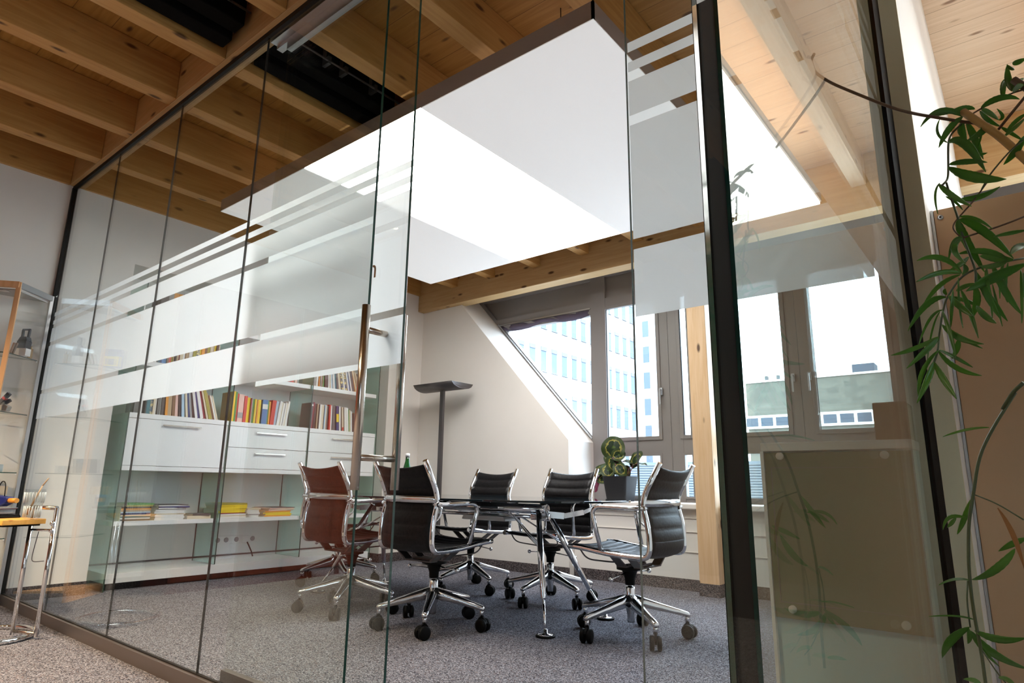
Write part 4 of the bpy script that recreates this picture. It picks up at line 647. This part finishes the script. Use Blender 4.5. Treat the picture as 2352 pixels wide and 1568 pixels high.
# ---------------------------------------------------------------- calathea on the sill
pt_ = thing('potted_plant', 'calathea with patterned round leaves in a dark grey pot on the window sill', 'plant', (-3.00, 5.33, .69))
pm = MB(); a, b, h = .098, .125, .225
for (hw, z) in ((a, 0), (b, h)): pass
def rsq(hw, z, n=8):
    out = []
    for (cx, cy, a0) in ((1, 1, 0), (-1, 1, 90), (-1, -1, 180), (1, -1, 270)):
        for i in range(n+1): t_ = math.radians(a0+90*i/n); out.append((cx*(hw-.025)+.025*math.cos(t_), cy*(hw-.025)+.025*math.sin(t_), z))
    return out
rings = [rsq(a, 0), rsq(b, h), rsq(b-.008, h), rsq(b-.012, h-.03)]; n_ = len(rings[0]); vs = [v for r in rings for v in r]; fs = []
for i in range(3):
    for j in range(n_): fs.append((i*n_+j, i*n_+(j+1) % n_, (i+1)*n_+(j+1) % n_, (i+1)*n_+j))
fs.append(tuple(range(n_-1, -1, -1))); pm.add(vs, fs); pm.build('pot', M['pot'], pt_)
MB().add(rsq(b-.013, h-.025), [tuple(range(n_))]).build('soil', mat('potting_soil', (.04,.025,.015), .95), pt_)
def leafmat(name, edge, mid, under):
    m = mat(name, mid, .5, spec=.25); nt = m.node_tree; n = nt.nodes; L = nt.links.new; b = n['Principled BSDF']
    tc = n.new('ShaderNodeTexCoord'); sx = n.new('ShaderNodeSeparateXYZ'); L(tc.outputs['UV'], sx.inputs[0])
    at = n.new('ShaderNodeVectorMath'); at.operation = 'LENGTH'; cb = n.new('ShaderNodeCombineXYZ'); L(sx.outputs[0], cb.inputs[0]); L(sx.outputs[1], cb.inputs[1]); L(cb.outputs[0], at.inputs[0])
    nz = n.new('ShaderNodeTexNoise'); nz.inputs['Scale'].default_value = 3.2; L(cb.outputs[0], nz.inputs['Vector'])
    ad = n.new('ShaderNodeMath'); ad.operation = 'MULTIPLY_ADD'; L(nz.outputs['Fac'], ad.inputs[0]); ad.inputs[1].default_value = .55; L(at.outputs['Value'], ad.inputs[2])
    cr = n.new('ShaderNodeValToRGB'); e = cr.color_ramp; cs = [(.0, (.10,.15,.02)), (.34, (.05,.09,.01)), (.46, mid), (1.02/1.25, mid), (1.08/1.25, (.32,.30,.06)), (1.16/1.25, (.14,.12,.02)), (1.0, edge)]
    while len(e.elements) < len(cs): e.elements.new(.5)
    for el, (p, c) in zip(e.elements, cs): el.position = p; el.color = (*c, 1)
    L(ad.outputs[0], cr.inputs[0]); ge = n.new('ShaderNodeNewGeometry'); mx = n.new('ShaderNodeMix'); mx.data_type = 'RGBA'
    L(ge.outputs['Backfacing'], mx.inputs['Factor']); L(cr.outputs[0], mx.inputs['A']); mx.inputs['B'].default_value = (*under, 1); L(mx.outputs['Result'], b.inputs['Base Color'])
    return m
cal = leafmat('calathea_leaf', (.03,.05,.012), (.010,.024,.006), (.12,.015,.04)); stm = mat('plum_stem', (.16,.03,.06), .5)
def oval(base, c, nrm, up, L_, Wd, name='leaf'):
    c = Vector((c[0]*1.15, c[1], .19+(c[2]-.19)*1.22)); L_ *= 1.22; Wd *= 1.22; nrm = Vector(nrm).normalized(); up = Vector(up); up = (up - nrm*up.dot(nrm)).normalized(); sd = up.cross(nrm); c = Vector(c)
    R, S_ = 7, 28; vs = [c]; uv = [(0, 0)]; fs = []
    for i in range(1, R+1):
        for j in range(S_):
            a_ = 2*math.pi*j/S_; r = i/R; x = math.cos(a_)*r; y = math.sin(a_)*r; wob = .006*math.sin(a_*5+c.x*40)*r*r
            vs.append(c + up*(y*L_/2) + sd*(x*Wd/2*(1-.12*y)) + nrm*(.16*L_*(-(y*y))*.5 + .10*abs(x)*Wd + wob)); uv.append((x, y))
    for j in range(S_): fs.append((0, 1+j, 1+(j+1) % S_))
    for i in range(R-1):
        for j in range(S_): fs.append((1+i*S_+j, 1+(i+1)*S_+j, 1+(i+1)*S_+(j+1) % S_, 1+i*S_+(j+1) % S_))
    o = MB().add(vs, fs, 0, True).build(name, cal, pt_); me = o.data; ul = me.uv_layers.new(name='UV')
    for lp_ in me.loops: ul.data[lp_.index].uv = uv[lp_.vertex_index]
    q = MB().tube(bez([base, Vector(base).lerp(c, .5) + Vector((0, 0, .03)), c - up*L_*.45], 5, .04), .0035, 6).build('stalk', stm, o)
cm = Vector((2.99-.0, -5.33, .13))   # toward the camera from the plant
tc_ = Vector((.49, -.87, 0))
for (bx, by, c, nr, up, L_, Wd) in [
    (.0, .0, (-.045, -.02, .435), (.35, -.9, .15), (.1, 0, 1), .19, .185), (-.02, 0, (-.10, .02, .355), (.1, -.8, .5), (-.6, 0, .8), .13, .10),
    (.03, 0, (-.03, -.05, .31), (.5, -.8, .2), (.3, 0, -1), .16, .12), (-.03, -.02, (-.075, -.06, .265), (.2, -.8, .5), (.1, 0, -1), .15, .13),
    (-.04, 0, (-.155, -.03, .265), (-.1, -.8, .6), (-1, 0, -.45), .19, .11), (-.04, 0, (-.21, -.03, .16), (.3, .8, .1), (-.25, 0, -1), .13, .055),
    (.04, .0, (.145, .01, .345), (-.25, -.9, .3), (.5, 0, .9), .15, .105), (.03, .02, (.06, .03, .325), (.1, -.2, 1), (1, 0, .1), .17, .09),
    (.0, .02, (-.12, .05, .31), (.0, -.5, .85), (-1, 0, .1), .14, .07), (.02, .03, (.02, .05, .25), (.3, -.9, .3), (.2, 0, 1), .12, .10),
    (.05, .0, (.185, -.01, .31), (0, -.2, 1), (1, 0, .05), .12, .05), (.0, -.03, (.03, -.06, .27), (.3, -.85, .3), (.6, 0, -.6), .13, .10),
    (-.02, -.02, (-.13, .0, .24), (.2, -.9, .2), (-.8, 0, .3), .14, .10), (.02, -.02, (.005, -.03, .38), (.6, -.7, .3), (.7, 0, .4), .12, .10), (-.03, .0, (-.12, -.04, .20), (.1, -.9, .3), (-.9, 0, -.2), .15, .09)]:
    oval((bx, by, .19), c, nr, up, L_, Wd)
# ---------------------------------------------------------------- right side: low cabinet behind the glass, box, beige board
cb_ = thing('low_cabinet', 'low glass-fronted cabinet behind the glass side wall at the right', 'cabinet', (-.36, 1.9, 0))
C0 = Vector((.36, -1.9, 0))
def CB(mb, name, m, **kw): return mb.xf(Matrix.Translation(C0)).build(name, m, cb_, **kw)
CB(MB().box((-.502, 1.60, .0), (-.192, 2.20, .906)), 'body', mat('pale_blue_panel', (.40,.62,.66), .5))
CB(MB().box((-.506, 1.588, .908), (-.19, 2.21, .928)), 'top_board', M['white'], bevel=.002); CB(MB().box((-.508, 1.588, 0), (-.5, 2.2, .908)), 'side_board', M['white'], bevel=.001)
dor = CB(MB().box((-.498, 1.588, .535), (-.194, 1.598, .904)), 'front_panel', mat('olive_glass', (.085,.13,.06), .12, spec=.5), bevel=.001)
for x, z in ((-.461, .896), (-.243, .895), (-.459, .556), (-.239, .552)): MB().lathe([(.0085, 0), (.0085, .008), (.0, .009)], Vector((x, 1.588, z)) + C0, 20, axis=(0, -1, 0)).build('standoff', M['sill'], dor)
CB(MB().box((-.485, 1.5865, .568), (-.483, 1.588, .87)).box((-.485, 1.5865, .868), (-.2, 1.588, .870)).box((-.485, 1.5865, .568), (-.2, 1.588, .570)), 'seam', M['dgrey'])
tag(MB().box((-.262, 1.62, .9285), (-.197, 1.72, 1.013)).build('cardboard_box', mat('brown_card', (.22,.13,.08), .8), bevel=.002), 'small brown box on top of the glass-fronted cabinet', 'box')
bb = thing('beige_partition', 'beige lacquered partition board with a corner screw behind the hanging plant', 'partition', (.5, 2.05, 0))
MB().box((-.622, -.02, 0), (.75, .02, 1.592)).build('board', M['beige'], bb, bevel=.002)
MB().box((-.629, -.022, 0), (-.6225, .022, 1.592)).build('edge_strip', M['alu'], bb)
sc_ = MB().lathe([(.0065, 0), (.0075, .003), (.0045, .0045), (.0, .0046)], (-.607, -.020, 1.567), 20, axis=(0, -1, 0)).build('screw', M['alu'], bb); MB().lathe([(.0030, 0), (.0030, .001)], (-.607, -.0246, 1.567), 6, axis=(0, -1, 0)).build('screw_recess', M['black'], sc_)
# ---------------------------------------------------------------- hanging plant
hp = thing('hanging_plant', 'climbing plant with long narrow green leaves hanging at the right edge', 'plant', (.22, 1.0, 0))
def leafy(name, c1, c2, tr):
    m = bpy.data.materials.new(name); m.use_nodes = True; nt = m.node_tree; n = nt.nodes; L = nt.links.new; b = n['Principled BSDF']; o = n['Material Output']
    b.inputs['Roughness'].default_value = .38; tc = n.new('ShaderNodeTexCoord'); nz = n.new('ShaderNodeTexNoise'); nz.inputs['Scale'].default_value = 9; L(tc.outputs['Object'], nz.inputs['Vector'])
    cr = n.new('ShaderNodeValToRGB'); cr.color_ramp.elements[0].position = .35; cr.color_ramp.elements[1].position = .65; cr.color_ramp.elements[0].color = (*c1, 1); cr.color_ramp.elements[1].color = (*c2, 1)
    L(nz.outputs['Fac'], cr.inputs[0]); L(cr.outputs[0], b.inputs['Base Color']); t_ = n.new('ShaderNodeBsdfTranslucent'); t_.inputs['Color'].default_value = (*tr, 1); mx = n.new('ShaderNodeMixShader'); mx.inputs[0].default_value = .35
    L(b.outputs[0], mx.inputs[1]); L(t_.outputs[0], mx.inputs[2]); L(mx.outputs[0], o.inputs['Surface']); return m
gm = leafy('narrow_leaf', (.025,.09,.008), (.07,.19,.015), (.20,.45,.03)); sm_ = mat('twig_bark', (.10,.045,.018), .6); so_ = mat('ochre_branch', (.42,.21,.05), .55); sg = mat('green_stem', (.045,.06,.015), .5)
fo = MB(); lrnd = random.Random(11)
H0 = Vector((-.22, -1.0, 0))
for r in LEAVES:
    p0, p1, p2, w = Vector(r[0:3]), Vector(r[3:6]), Vector(r[6:9]), r[9]; N = 18; view = (p1 - Vector((0, 0, EYE))).normalized(); tw = lrnd.uniform(-.5, .5)
    rows = []
    for i in range(N+1):
        t = i/N; c = p0*(1-t)**2 + p1*2*t*(1-t) + p2*t*t; d = (p1-p0)*(1-t) + (p2-p1)*t; d.normalize()
        sd = d.cross(view); sd = sd.normalized() if sd.length > 1e-5 else Vector((1, 0, 0)); sd = Matrix.Rotation(tw + .35*math.sin(t*3+tw*4), 3, d) @ sd
        ww = w*.50*(math.sin(math.pi*min(1, t*1.02))**.62)*(1-.35*t) + .0003; nn = d.cross(sd)
        se = 1 + .05*math.sin(i*2.9); rows.append([c + H0 - sd*ww*se + nn*ww*.25, c + H0 - sd*ww*.5 + nn*ww*.08, c + H0, c + H0 + sd*ww*.5 + nn*ww*.08, c + H0 + sd*ww*se + nn*ww*.25])
    fo.grid(rows)
fo.build('foliage', gm, hp, solid=.0005)
for i, (p, r) in enumerate(STEMS):
    MB().tube([Vector(q)+H0 for q in bez([Vector(a_) for a_ in p], 4, .03)], r, 8).build('twig' if r > .0015 else 'stem', so_ if i == 1 else sm_ if i in (0, 3, 2, 6, 8) else sg, hp)
dr_ = MB(); rows = []
for q0, q1, q2, w in (((-.026, 1.02, 1.93), (-.02, 1.02, 1.915), (-.038, 1.02, 1.875), .006), ((-.040, 1.05, .80), (-.025, 1.05, .77), (-.022, 1.05, .72), .006)):
    q0, q1, q2 = Vector(q0), Vector(q1), Vector(q2); rows = []
    for i in range(11):
        t = i/10; c = q0*(1-t)**2 + q1*2*t*(1-t) + q2*t*t; rows.append([c + H0 + Vector((-w*math.sin(math.pi*min(1, t+.05))*.5, 0, 0)), c + H0 + Vector((0, .002, 0)), c + H0 + Vector((w*math.sin(math.pi*min(1, t+.05))*.5, 0, 0))])
    dr_.grid(rows)
dr_.build('dry_leaf', mat('dry_leaf', (.30,.12,.03), .7), hp, solid=.0006)
MB().lathe([(.10, .0), (.12, .02), (.14, .26), (.15, .27), (.15, .29), (.138, .29), (.135, .25), (0, .25)], (0, 0, 0), 32).build('pot', mat('terracotta', (.45,.18,.09), .8), hp)
for q in ([(-.02, 0, .24), (-.05, .05, .6), (-.06, .06, 1.0), (-.14, .02, 1.32)], [(.02, 0, .24), (.0, .04, .9), (-.10, .0, 1.25), (-.17, .02, 1.37)], [(0, .02, .24), (-.16, .05, .35), (-.27, .05, .52)]):
    MB().tube(bez(q, 5, .1), .005, 8).build('twig', sm_, hp)
# ---------------------------------------------------------------- corner display cabinet on the left
vt = thing('display_cabinet', 'corner glass display cabinet with beech and aluminium frame by the left wall', 'display cabinet', (-5.23, 1.09, 0))
P0, P1, P2 = Vector((0, 0)), Vector((-.225, .248)), Vector((-.262, -.302)); VH = 2.13
def post(mb, p, w=.028): mb.box((p.x-w/2, p.y-w/2, 0), (p.x+w/2, p.y+w/2, VH))
fr = MB(); fr.bar((*P0, VH-.02), (*P1, VH-.02), .022, .04).bar((*P0, .03), (*P1, .03), .022, .06).bar((*P1, 0), (*P1, VH), .02, .022); fr.build('aluminium_frame', M['alu'], vt)
fb = MB(); e1 = (P2-P0).normalized()*.016; fb.bar((*(P0+e1*.3), 0.0), (*(P0+e1*.3), VH), .012, .030, up=(e1.x, e1.y, 0)).bar((*P0, VH-.018), (*P2, VH-.018), .026, .042).bar((*P0, .035), (*P2, .035), .026, .07); fb.build('beech_frame', M['beech'], vt, bevel=.001)
n1 = Vector((P1.y-P0.y, -(P1.x-P0.x))).normalized()*.003
for a_, b_, nmx in ((P0, P1, 'glass_side'), (P0, P2, 'glass_door')): MB().bar((*(a_.lerp(b_, .04)), VH/2), (*(a_.lerp(b_, .97)), VH/2), .005, VH-.12).build(nmx, M['winglass'], vt)
MB().prism([(P0.x-.02, 0), (P1.x, P1.y-.02), (P2.x, P2.y+.02)], VH-.055, VH-.045, 'z').build('top_board', mat('grey_lining', (.45,.43,.40), .6), vt)
dl = MB().lathe([(.024, -.004), (.03, -.004), (.03, 0), (.024, 0)], (-.10, -.06, VH-.056), 24).build('downlight_ring', M['steel'], vt); MB().lathe([(0, -.002), (.022, -.002)], (-.10, -.06, VH-.056), 20).build('lens', M['white'], dl)
for z in (.42, .853, 1.25, 1.64):
    m = MB().prism([(P0.x-.022, 0.0), (P1.x+.006, P1.y-.022), (P2.x+.006, P2.y+.026)], z, z+.006, 'z'); m.mi = [0, 0] + [1]*3; s_ = m.build('glass_shelf', [M['winglass'], M['gedge']], vt)
    MB().cyl((P1.x+.02, P1.y-.03, z-.012), .006, .011, 10).build('shelf_pin', M['white'], s_)
MB().prism([(P0.x-.02, 0), (P1.x, P1.y-.02), (P2.x, P2.y+.02)], .06, .075, 'z').build('bottom_board', M['beech'], vt)
def item(nm_, label, cat, loc, rz=0): return thing(nm_, label, cat, loc, rz)
gg = mat('grey_model_plastic', (.10,.10,.11), .5); lg_ = mat('light_grey_plastic', (.45,.45,.43), .5)
t = item('toy_model', 'dark grey toy machine with two raised arms on the upper glass shelf', 'toy', (-5.37, 1.205, 1.7005), .6)
MB().box((-.035, -.025, 0), (.035, .025, .055)).prism([(-.035, .055), (.035, .055), (.025, .085), (-.02, .085)], -.022, .022).build('body', gg, t, bevel=.003)
for x in (-.022, .022): MB().bar((x, 0, .08), (x*1.1, 0, .135), .012, .014).build('arm', gg, t)
MB().box((-.03, -.005, .133), (.032, .005, .145)).build('cross_bar', gg, t, bevel=.002)
tag(MB().box((-.04, -.025, 0), (.04, .025, .052)).xf(Matrix.Translation((-5.355, 1.20, 1.6475)) @ Matrix.Rotation(.7, 4, 'Z')).build('gift_box', M['white'], bevel=.002), 'white box under the dark grey toy machine', 'box')
tag(MB().box((-.012, -.012, 0), (.012, .012, .07)).cyl((0, 0, .07), .006, .02, 10).xf(Matrix.Translation((-5.425, 1.262, 1.6465))).build('bottle', mat('amber_small', (.55,.35,.15), .3)), 'small amber bottle on the upper glass shelf', 'bottle')
tag(MB().bar((0, 0, .003), (-.02, .02, .08), .012, .012).bar((.015, -.015, .003), (.0, .0, .075), .01, .012).xf(Matrix.Translation((-5.30, 1.135, 1.6465))).build('toy_figure', BM['brown']), 'small brown toy figure left of the white box', 'toy')
t = item('toy_car_box', 'purple box with a yellow toy digger inside the display cabinet', 'toy', (-5.345, .985, 1.6465), -.86)
MB().box((-.07, -.03, 0), (.07, .03, .14)).build('box', mat('purple_card', (.07,.05,.22), .5), t); MB().box((-.068, .03, .01), (.06, .034, .085)).box((-.03, .03, .02), (.03, .0345, .065), 1).build('picture', [BM['yellow'], BM['brown']], t)
t = item('toy_machine', 'grey and black toy excavator arm on the middle glass shelf', 'toy', (-5.31, 1.135, 1.2565), .7)
MB().prism([(-.05, 0), (.045, 0), (.055, .03), (.03, .045), (-.05, .03)], -.02, .02).build('base', lg_, t, bevel=.003); MB().bar((-.03, 0, .035), (.035, 0, .12), .022, .022).bar((.0, 0, .04), (.05, 0, .075), .015, .02).build('arm', gg, t); MB().bar((.006, 0, .08), (.016, 0, .092), .024, .024).build('band', BM['red'], t)
t = item('picture_frame', 'tilted framed card on the lower glass shelf of the display cabinet', 'picture frame', (-5.30, 1.06, .8605), .6)
MB().bar((0, 0, .003), (.03, 0, .10), .15, .008, up=(1, 0, -.3)).build('frame', gg, t); MB().bar((-.003, 0, .012), (.025, 0, .092), .13, .009, up=(1, 0, -.3)).build('card', BM['tan'], t)
tag(MB().box((-.06, -.03, 0), (.06, .03, .05)).xf(Matrix.Translation((-5.41, 1.16, .8605)) @ Matrix.Rotation(.7, 4, 'Z')).build('storage_box', lg_, bevel=.002), 'grey box beside the tilted card in the display cabinet', 'box')
# ---------------------------------------------------------------- side table with chrome frame, left foreground
st_ = thing('side_table', 'adjustable chrome side table with orange wooden top at the left edge', 'side table', (-4.33, 1.05, 0), 0)
T0 = Vector((4.33, -1.05, 0)); U1, U2 = Vector((-4.165, 1.215, 0)), Vector((-4.315, 1.150, 0))
def ST(mb, n, m, p=None, **kw): return mb.xf(Matrix.Translation(T0)).build(n, m, p or st_, **kw)
ring = [(-4.38+.23*math.cos(a_), 1.06+.2*math.sin(a_), .013) for a_ in [2*math.pi*i/40 for i in range(40)]]
ST(MB().tube(ring, .013, 12, closed=True), 'base_ring', M['chrome'])
for u in (U1, U2): ST(MB().tube([(u.x, u.y, .013), (u.x, u.y, .665)], .011, 14), 'upright', M['chrome'])
ST(MB().tube([(U1.x, U1.y, .665), (U2.x, U2.y, .665)], .011, 14), 'cross_bar', M['steel']); ST(MB().tube([(U1.x, U1.y, .03), (U2.x, U2.y, .03)], .008, 10), 'foot_bar', M['steel'])
ST(MB().tube([(U1.x, U1.y, .548), (U2.x, U2.y, .548)], .007, 10).sphere((U1.x+.01, U1.y-.012, .548), .012).sphere((U1.x+.01, U1.y-.012, .585), .013), 'height_clamp', M['chrome'])
ST(MB().tube(bez([(-4.24, 1.17, .54), (-4.24, 1.165, .49), (-4.25, 1.16, .40), (-4.215, 1.16, .385), (-4.18, 1.2, .39)], 5, .04), .0022, 6), 'chain', M['dgrey'])
ST(MB().prism([(-5.02, .76), (-4.15, .98), (-4.20, 1.185), (-5.07, .97)], .582, .608, 'z'), 'tabletop', M['orange'], bevel=.003)
ST(MB().prism([(-5.0, .79), (-4.18, .995), (-4.22, 1.165), (-5.05, .965)], .572, .582, 'z'), 'tabletop_underside', M['plast'])
kb = thing('keyboard', 'black computer keyboard lying on the orange side table', 'keyboard', (-4.56, 1.0, .6085), .25)
MB().prism([(-.20, 0), (.20, 0), (.205, .006), (.19, .016), (-.20, .022)], -.065, .065).build('case', M['plast'], kb, bevel=.002)
MB().box((-.185, -.05, .02), (.175, .05, .024)).build('keys', gg, kb)
ms = thing('computer_mouse', 'dark blue computer mouse lying on the black keyboard', 'mouse', (-4.60, .99, .633), .6)
MB().sphere((0, 0, .0145), .05, 18, sc=(1, .55, .29)).build('shell', mat('dark_blue_plastic', (.03,.05,.09), .3), ms); MB().box((.02, -.001, .018), (.045, .001, .0285)).build('seam', gg, ms)
for i, (c_, tt, w_, dx_) in enumerate((('grey', .012, .20, 0), ('grey', .006, .21, .01), ('white', .008, .20, -.005), ('grey', .007, .21, .012), ('dark red', .004, .22, .02), ('grey', .004, .22, .03))):
    z_ = .6085 + sum((.012, .006, .008, .007, .004, .004)[:i]) + i*.0004
    o = MB().box((-.13, -w_/2, 0), (.13, w_/2, tt)).build('magazine', BM[c_]); o.location = (-4.81+dx_, 1.02, z_); o.rotation_euler = (0, 0, .3+.03*i); tag(o, '%s magazine, %s from the bottom behind the keyboard' % (c_, ORD[i+1]), 'magazine', 'magazines behind the keyboard')
tu = thing('tumbler', 'cut glass tumbler holding a paint brush at the side table end', 'glass', (-4.205, 1.115, .6085))
gl = glassmat('tumbler_glass', (.97,.98,.98)); prof = [(.030, 0), (.034, .004), (.037, .07), (.043, .075), (.047, .155), (.044, .155), (.040, .078), (.030, .012), (0, .010)]
mbx = MB().lathe(prof, (0, 0, 0), 20, smooth=False); mbx.build('tumbler_wall', gl, tu)
mbf = MB()
for i in range(20): a_ = 2*math.pi*i/20; mbf.tube([(.0375*math.cos(a_), .0375*math.sin(a_), .008), (.0395*math.cos(a_), .0395*math.sin(a_), .068)], .0016, 5).tube([(.0455*math.cos(a_+.15), .0455*math.sin(a_+.15), .085), (.048*math.cos(a_+.15), .048*math.sin(a_+.15), .14)], .0014, 5)
mbf.build('cut_ribs', mat('cut_glass', (.75,.80,.82), .1, spec=.8), tu)
pb = thing('paint_brush', 'wooden paint brush leaning in the glass tumbler', 'brush', (-4.205, 1.115, .6085))
MB().tube([(-.008, -.005, .07), (.035, .018, .175)], [.005, .004], 10).tube([(.035, .018, .175), (.062, .032, .215)], [.004, .003], 8).build('handle', BM['tan'], pb)
MB().tube([(-.008, -.005, .068), (-.017, -.010, .050)], [.008, .009], 10).build('ferrule', M['steel'], pb); MB().tube([(-.017, -.010, .050), (-.025, -.014, .022)], [.010, .005], 10).build('bristles', BM['brown'], pb)
tg = thing('glue_gun', 'dark blue tool with orange tip lying on the magazines', 'tool', (-4.86, 1.08, .656), .35)
MB().prism([(-.16, .0), (.10, 0), (.15, .02), (.15, .055), (.0, .066), (-.16, .06)], -.028, .028).build('body', mat('tool_blue', (.01,.02,.16), .4), tg, bevel=.006); MB().cyl((.15, 0, .036), .014, .06, 12, axis=(1, 0, 0)).build('tip', BM['orange'], tg)
MB().tube(bez([(.02, 0, .064), (.05, 0, .15), (.09, 0, .14), (.10, 0, .05)], 6, .05), .003, 6).build('cord', M['black'], tg)
tag(MB().box((-.12, -.05, 0), (.09, .05, .05)).xf(Matrix.Translation((-4.94, 1.07, .7225)) @ Matrix.Rotation(.35, 4, 'Z')).build('book', [BM['tan']]), 'thick tan notebook lying on the dark blue tool', 'book')
# ---------------------------------------------------------------- corridor ceiling spots added out of view for warm light, after small reflections
for i, (x, y) in enumerate(((-2.3, -.9), (-4.1, -.5), (-4.4, -2.0), (-3.2, -2.2))):
    t = thing('ceiling_spotlight', 'small warm ceiling spotlight over the corridor, %s of four' % ORD[i+1], 'spotlight', (x, y, 3.02), 0, 'corridor ceiling spotlights')
    MB().cyl((0, 0, .0), .035, .10, 20).cyl((0, 0, .10), .006, .168, 8).build('housing', M['alu'], t); MB().lathe([(0, -.002), (.028, -.002), (.028, .0)], (0, 0, 0), 20).build('lens', mat('warm_lens_%d' % i, (1,.9,.7), .5, emit=((1, .78, .5), 25)), t)
    ld = bpy.data.lights.new('spot_light', 'SPOT'); ld.energy = 230; ld.color = (1, .76, .50); ld.spot_size = math.radians(125); ld.spot_blend = .6; ld.shadow_soft_size = .03
    lo = bpy.data.objects.new('spot_light', ld); COL.objects.link(lo); lo.parent = t; lo.location = (0, 0, -.01)
# ---------------------------------------------------------------- outside
struct('ground', MB().box((-160, -160, -15), (160, 200, -14.6)), mat('street_ground', (.35,.35,.34), .9), 'street level outside')
fac = mat('pale_facade', (.42,.42,.42), .9, spec=.1); fwin = mat('office_window_glass', (.07,.09,.12), .8, spec=.15); lint = mat('window_lintel', (.10,.11,.12), .9, spec=.1)
ob = thing('office_building', 'tall white office block with rows of narrow windows outside', 'building', (-34, 46, -14.6))
O0 = Vector((34, -46, 14.6))
def OB(mb, n, m, p=None): return mb.xf(Matrix.Translation(O0)).build(n, m, p or ob)
OB(MB().box((-50, 25, -14.6), (-30, 57.2, 30)), 'wall', fac)
for r_ in range(-3, 4):
    zt = 15.6-3.62*r_
    for c_ in range(14):
        y = 36.2+1.52*c_
        if abs(r_) > 3 or len([1]) == 0: continue
        w_ = OB(MB().box((-30.0, y, zt-2.05), (-29.97, y+.72, zt-.35)), 'window', fwin); OB(MB().box((-30.0, y-.04, zt-.35), (-29.93, y+.76, zt)), 'lintel', lint, w_); OB(MB().box((-30.0, y-.06, zt-2.12), (-29.85, y+.78, zt-2.05)), 'sill', lint, w_)
wg = thing('office_wing', 'white side wing with single windows behind the tall white office block', 'building', (-42, 84, -14.6)); O1 = Vector((42, -84, 14.6))
MB().box((-50, 80, -14.6), (-38.4, 88, 28)).xf(Matrix.Translation(O1)).build('wall', fac, wg)
for i in range(9):
    z = 24.0-3.72*i
    for x in (-41.0, -44.5): MB().box((x+.15, 79.95, z-2.3), (x+1.1, 80.0, z)).xf(Matrix.Translation(O1)).build('window', fwin, wg)
gb = thing('concrete_building', 'long grey stone-clad building with a white window band outside', 'building', (-8, 76, -14.6)); O2 = Vector((8, -76, 14.6))
cl = mat('stone_cladding', (.42,.42,.37), .8); nt = cl.node_tree; br = nt.nodes.new('ShaderNodeTexBrick'); tcx = nt.nodes.new('ShaderNodeTexCoord'); mpx = nt.nodes.new('ShaderNodeMapping'); mpx.inputs['Rotation'].default_value = (math.pi/2, 0, 0)
nt.links.new(tcx.outputs['Object'], mpx.inputs[0]); nt.links.new(mpx.outputs[0], br.inputs['Vector']); br.inputs['Scale'].default_value = .45; br.inputs['Color1'].default_value = (.12,.12,.10,1); br.inputs['Color2'].default_value = (.085,.088,.075,1); br.inputs['Mortar'].default_value = (.10,.10,.09,1); br.inputs['Mortar Size'].default_value = .004
nt.links.new(br.outputs['Color'], nt.nodes['Principled BSDF'].inputs['Base Color'])
def GB(mb, n, m, p=None): return mb.xf(Matrix.Translation(O2)).build(n, m, p or gb)
GB(MB().box((-23.4, 70, -14.6), (14, 82, 12.1)), 'wall', cl)
bd_ = GB(MB().box((-27, 69.8, 7.1), (14, 70, 8.5)), 'window_band', M['white'])
for i in range(26): GB(MB().box((-26.6+1.55*i, 69.77, 7.35), (-25.35+1.55*i, 69.8, 8.25)), 'window', fwin, bd_)
GB(MB().box((-23.4, 69.9, 12.1), (14, 70.2, 12.3)), 'parapet', M['sill'])
for i in range(5): GB(MB().box((-21.9+1.25*i, 72, 12.3), (-21.6+1.25*i, 72.4, 13.1)), 'chimney', lint)
GB(MB().box((-17, 73, 12.1), (-14.6, 76, 13.2)), 'roof_house', M['sill']); GB(MB().box((-12.9, 71, 12.1), (-10.9, 73, 13.3)), 'roof_cabin', fwin)
tw_ = thing('clock_tower', 'pale yellow tower beyond the long grey building', 'tower', (-11, 110, -14.6))
MB().box((-1.6, -1.6, 0), (3.4, 1.6, 35)).box((-1.6, -1.6, 35), (-.4, -.4, 38.5)).build('wall', mat('tower_plaster', (.35,.27,.14), .8), tw_)
lb = thing('louvred_building', 'low grey-blue louvred building seen through the lower window panes', 'building', (-12, 34, -14.6)); O3 = Vector((12, -34, 14.6))
MB().box((-19, 31, -14.6), (-2, 40, 2.1)).xf(Matrix.Translation(O3)).build('wall', mat('blue_grey_cladding', (.07,.09,.11), .8), lb)
m = MB()
for i in range(34): m.box((-18.9, 30.94, -2.2+.125*i), (-2.1, 31.0, -2.14+.125*i))
m.xf(Matrix.Translation(O3)).build('louvres', lint, lb)
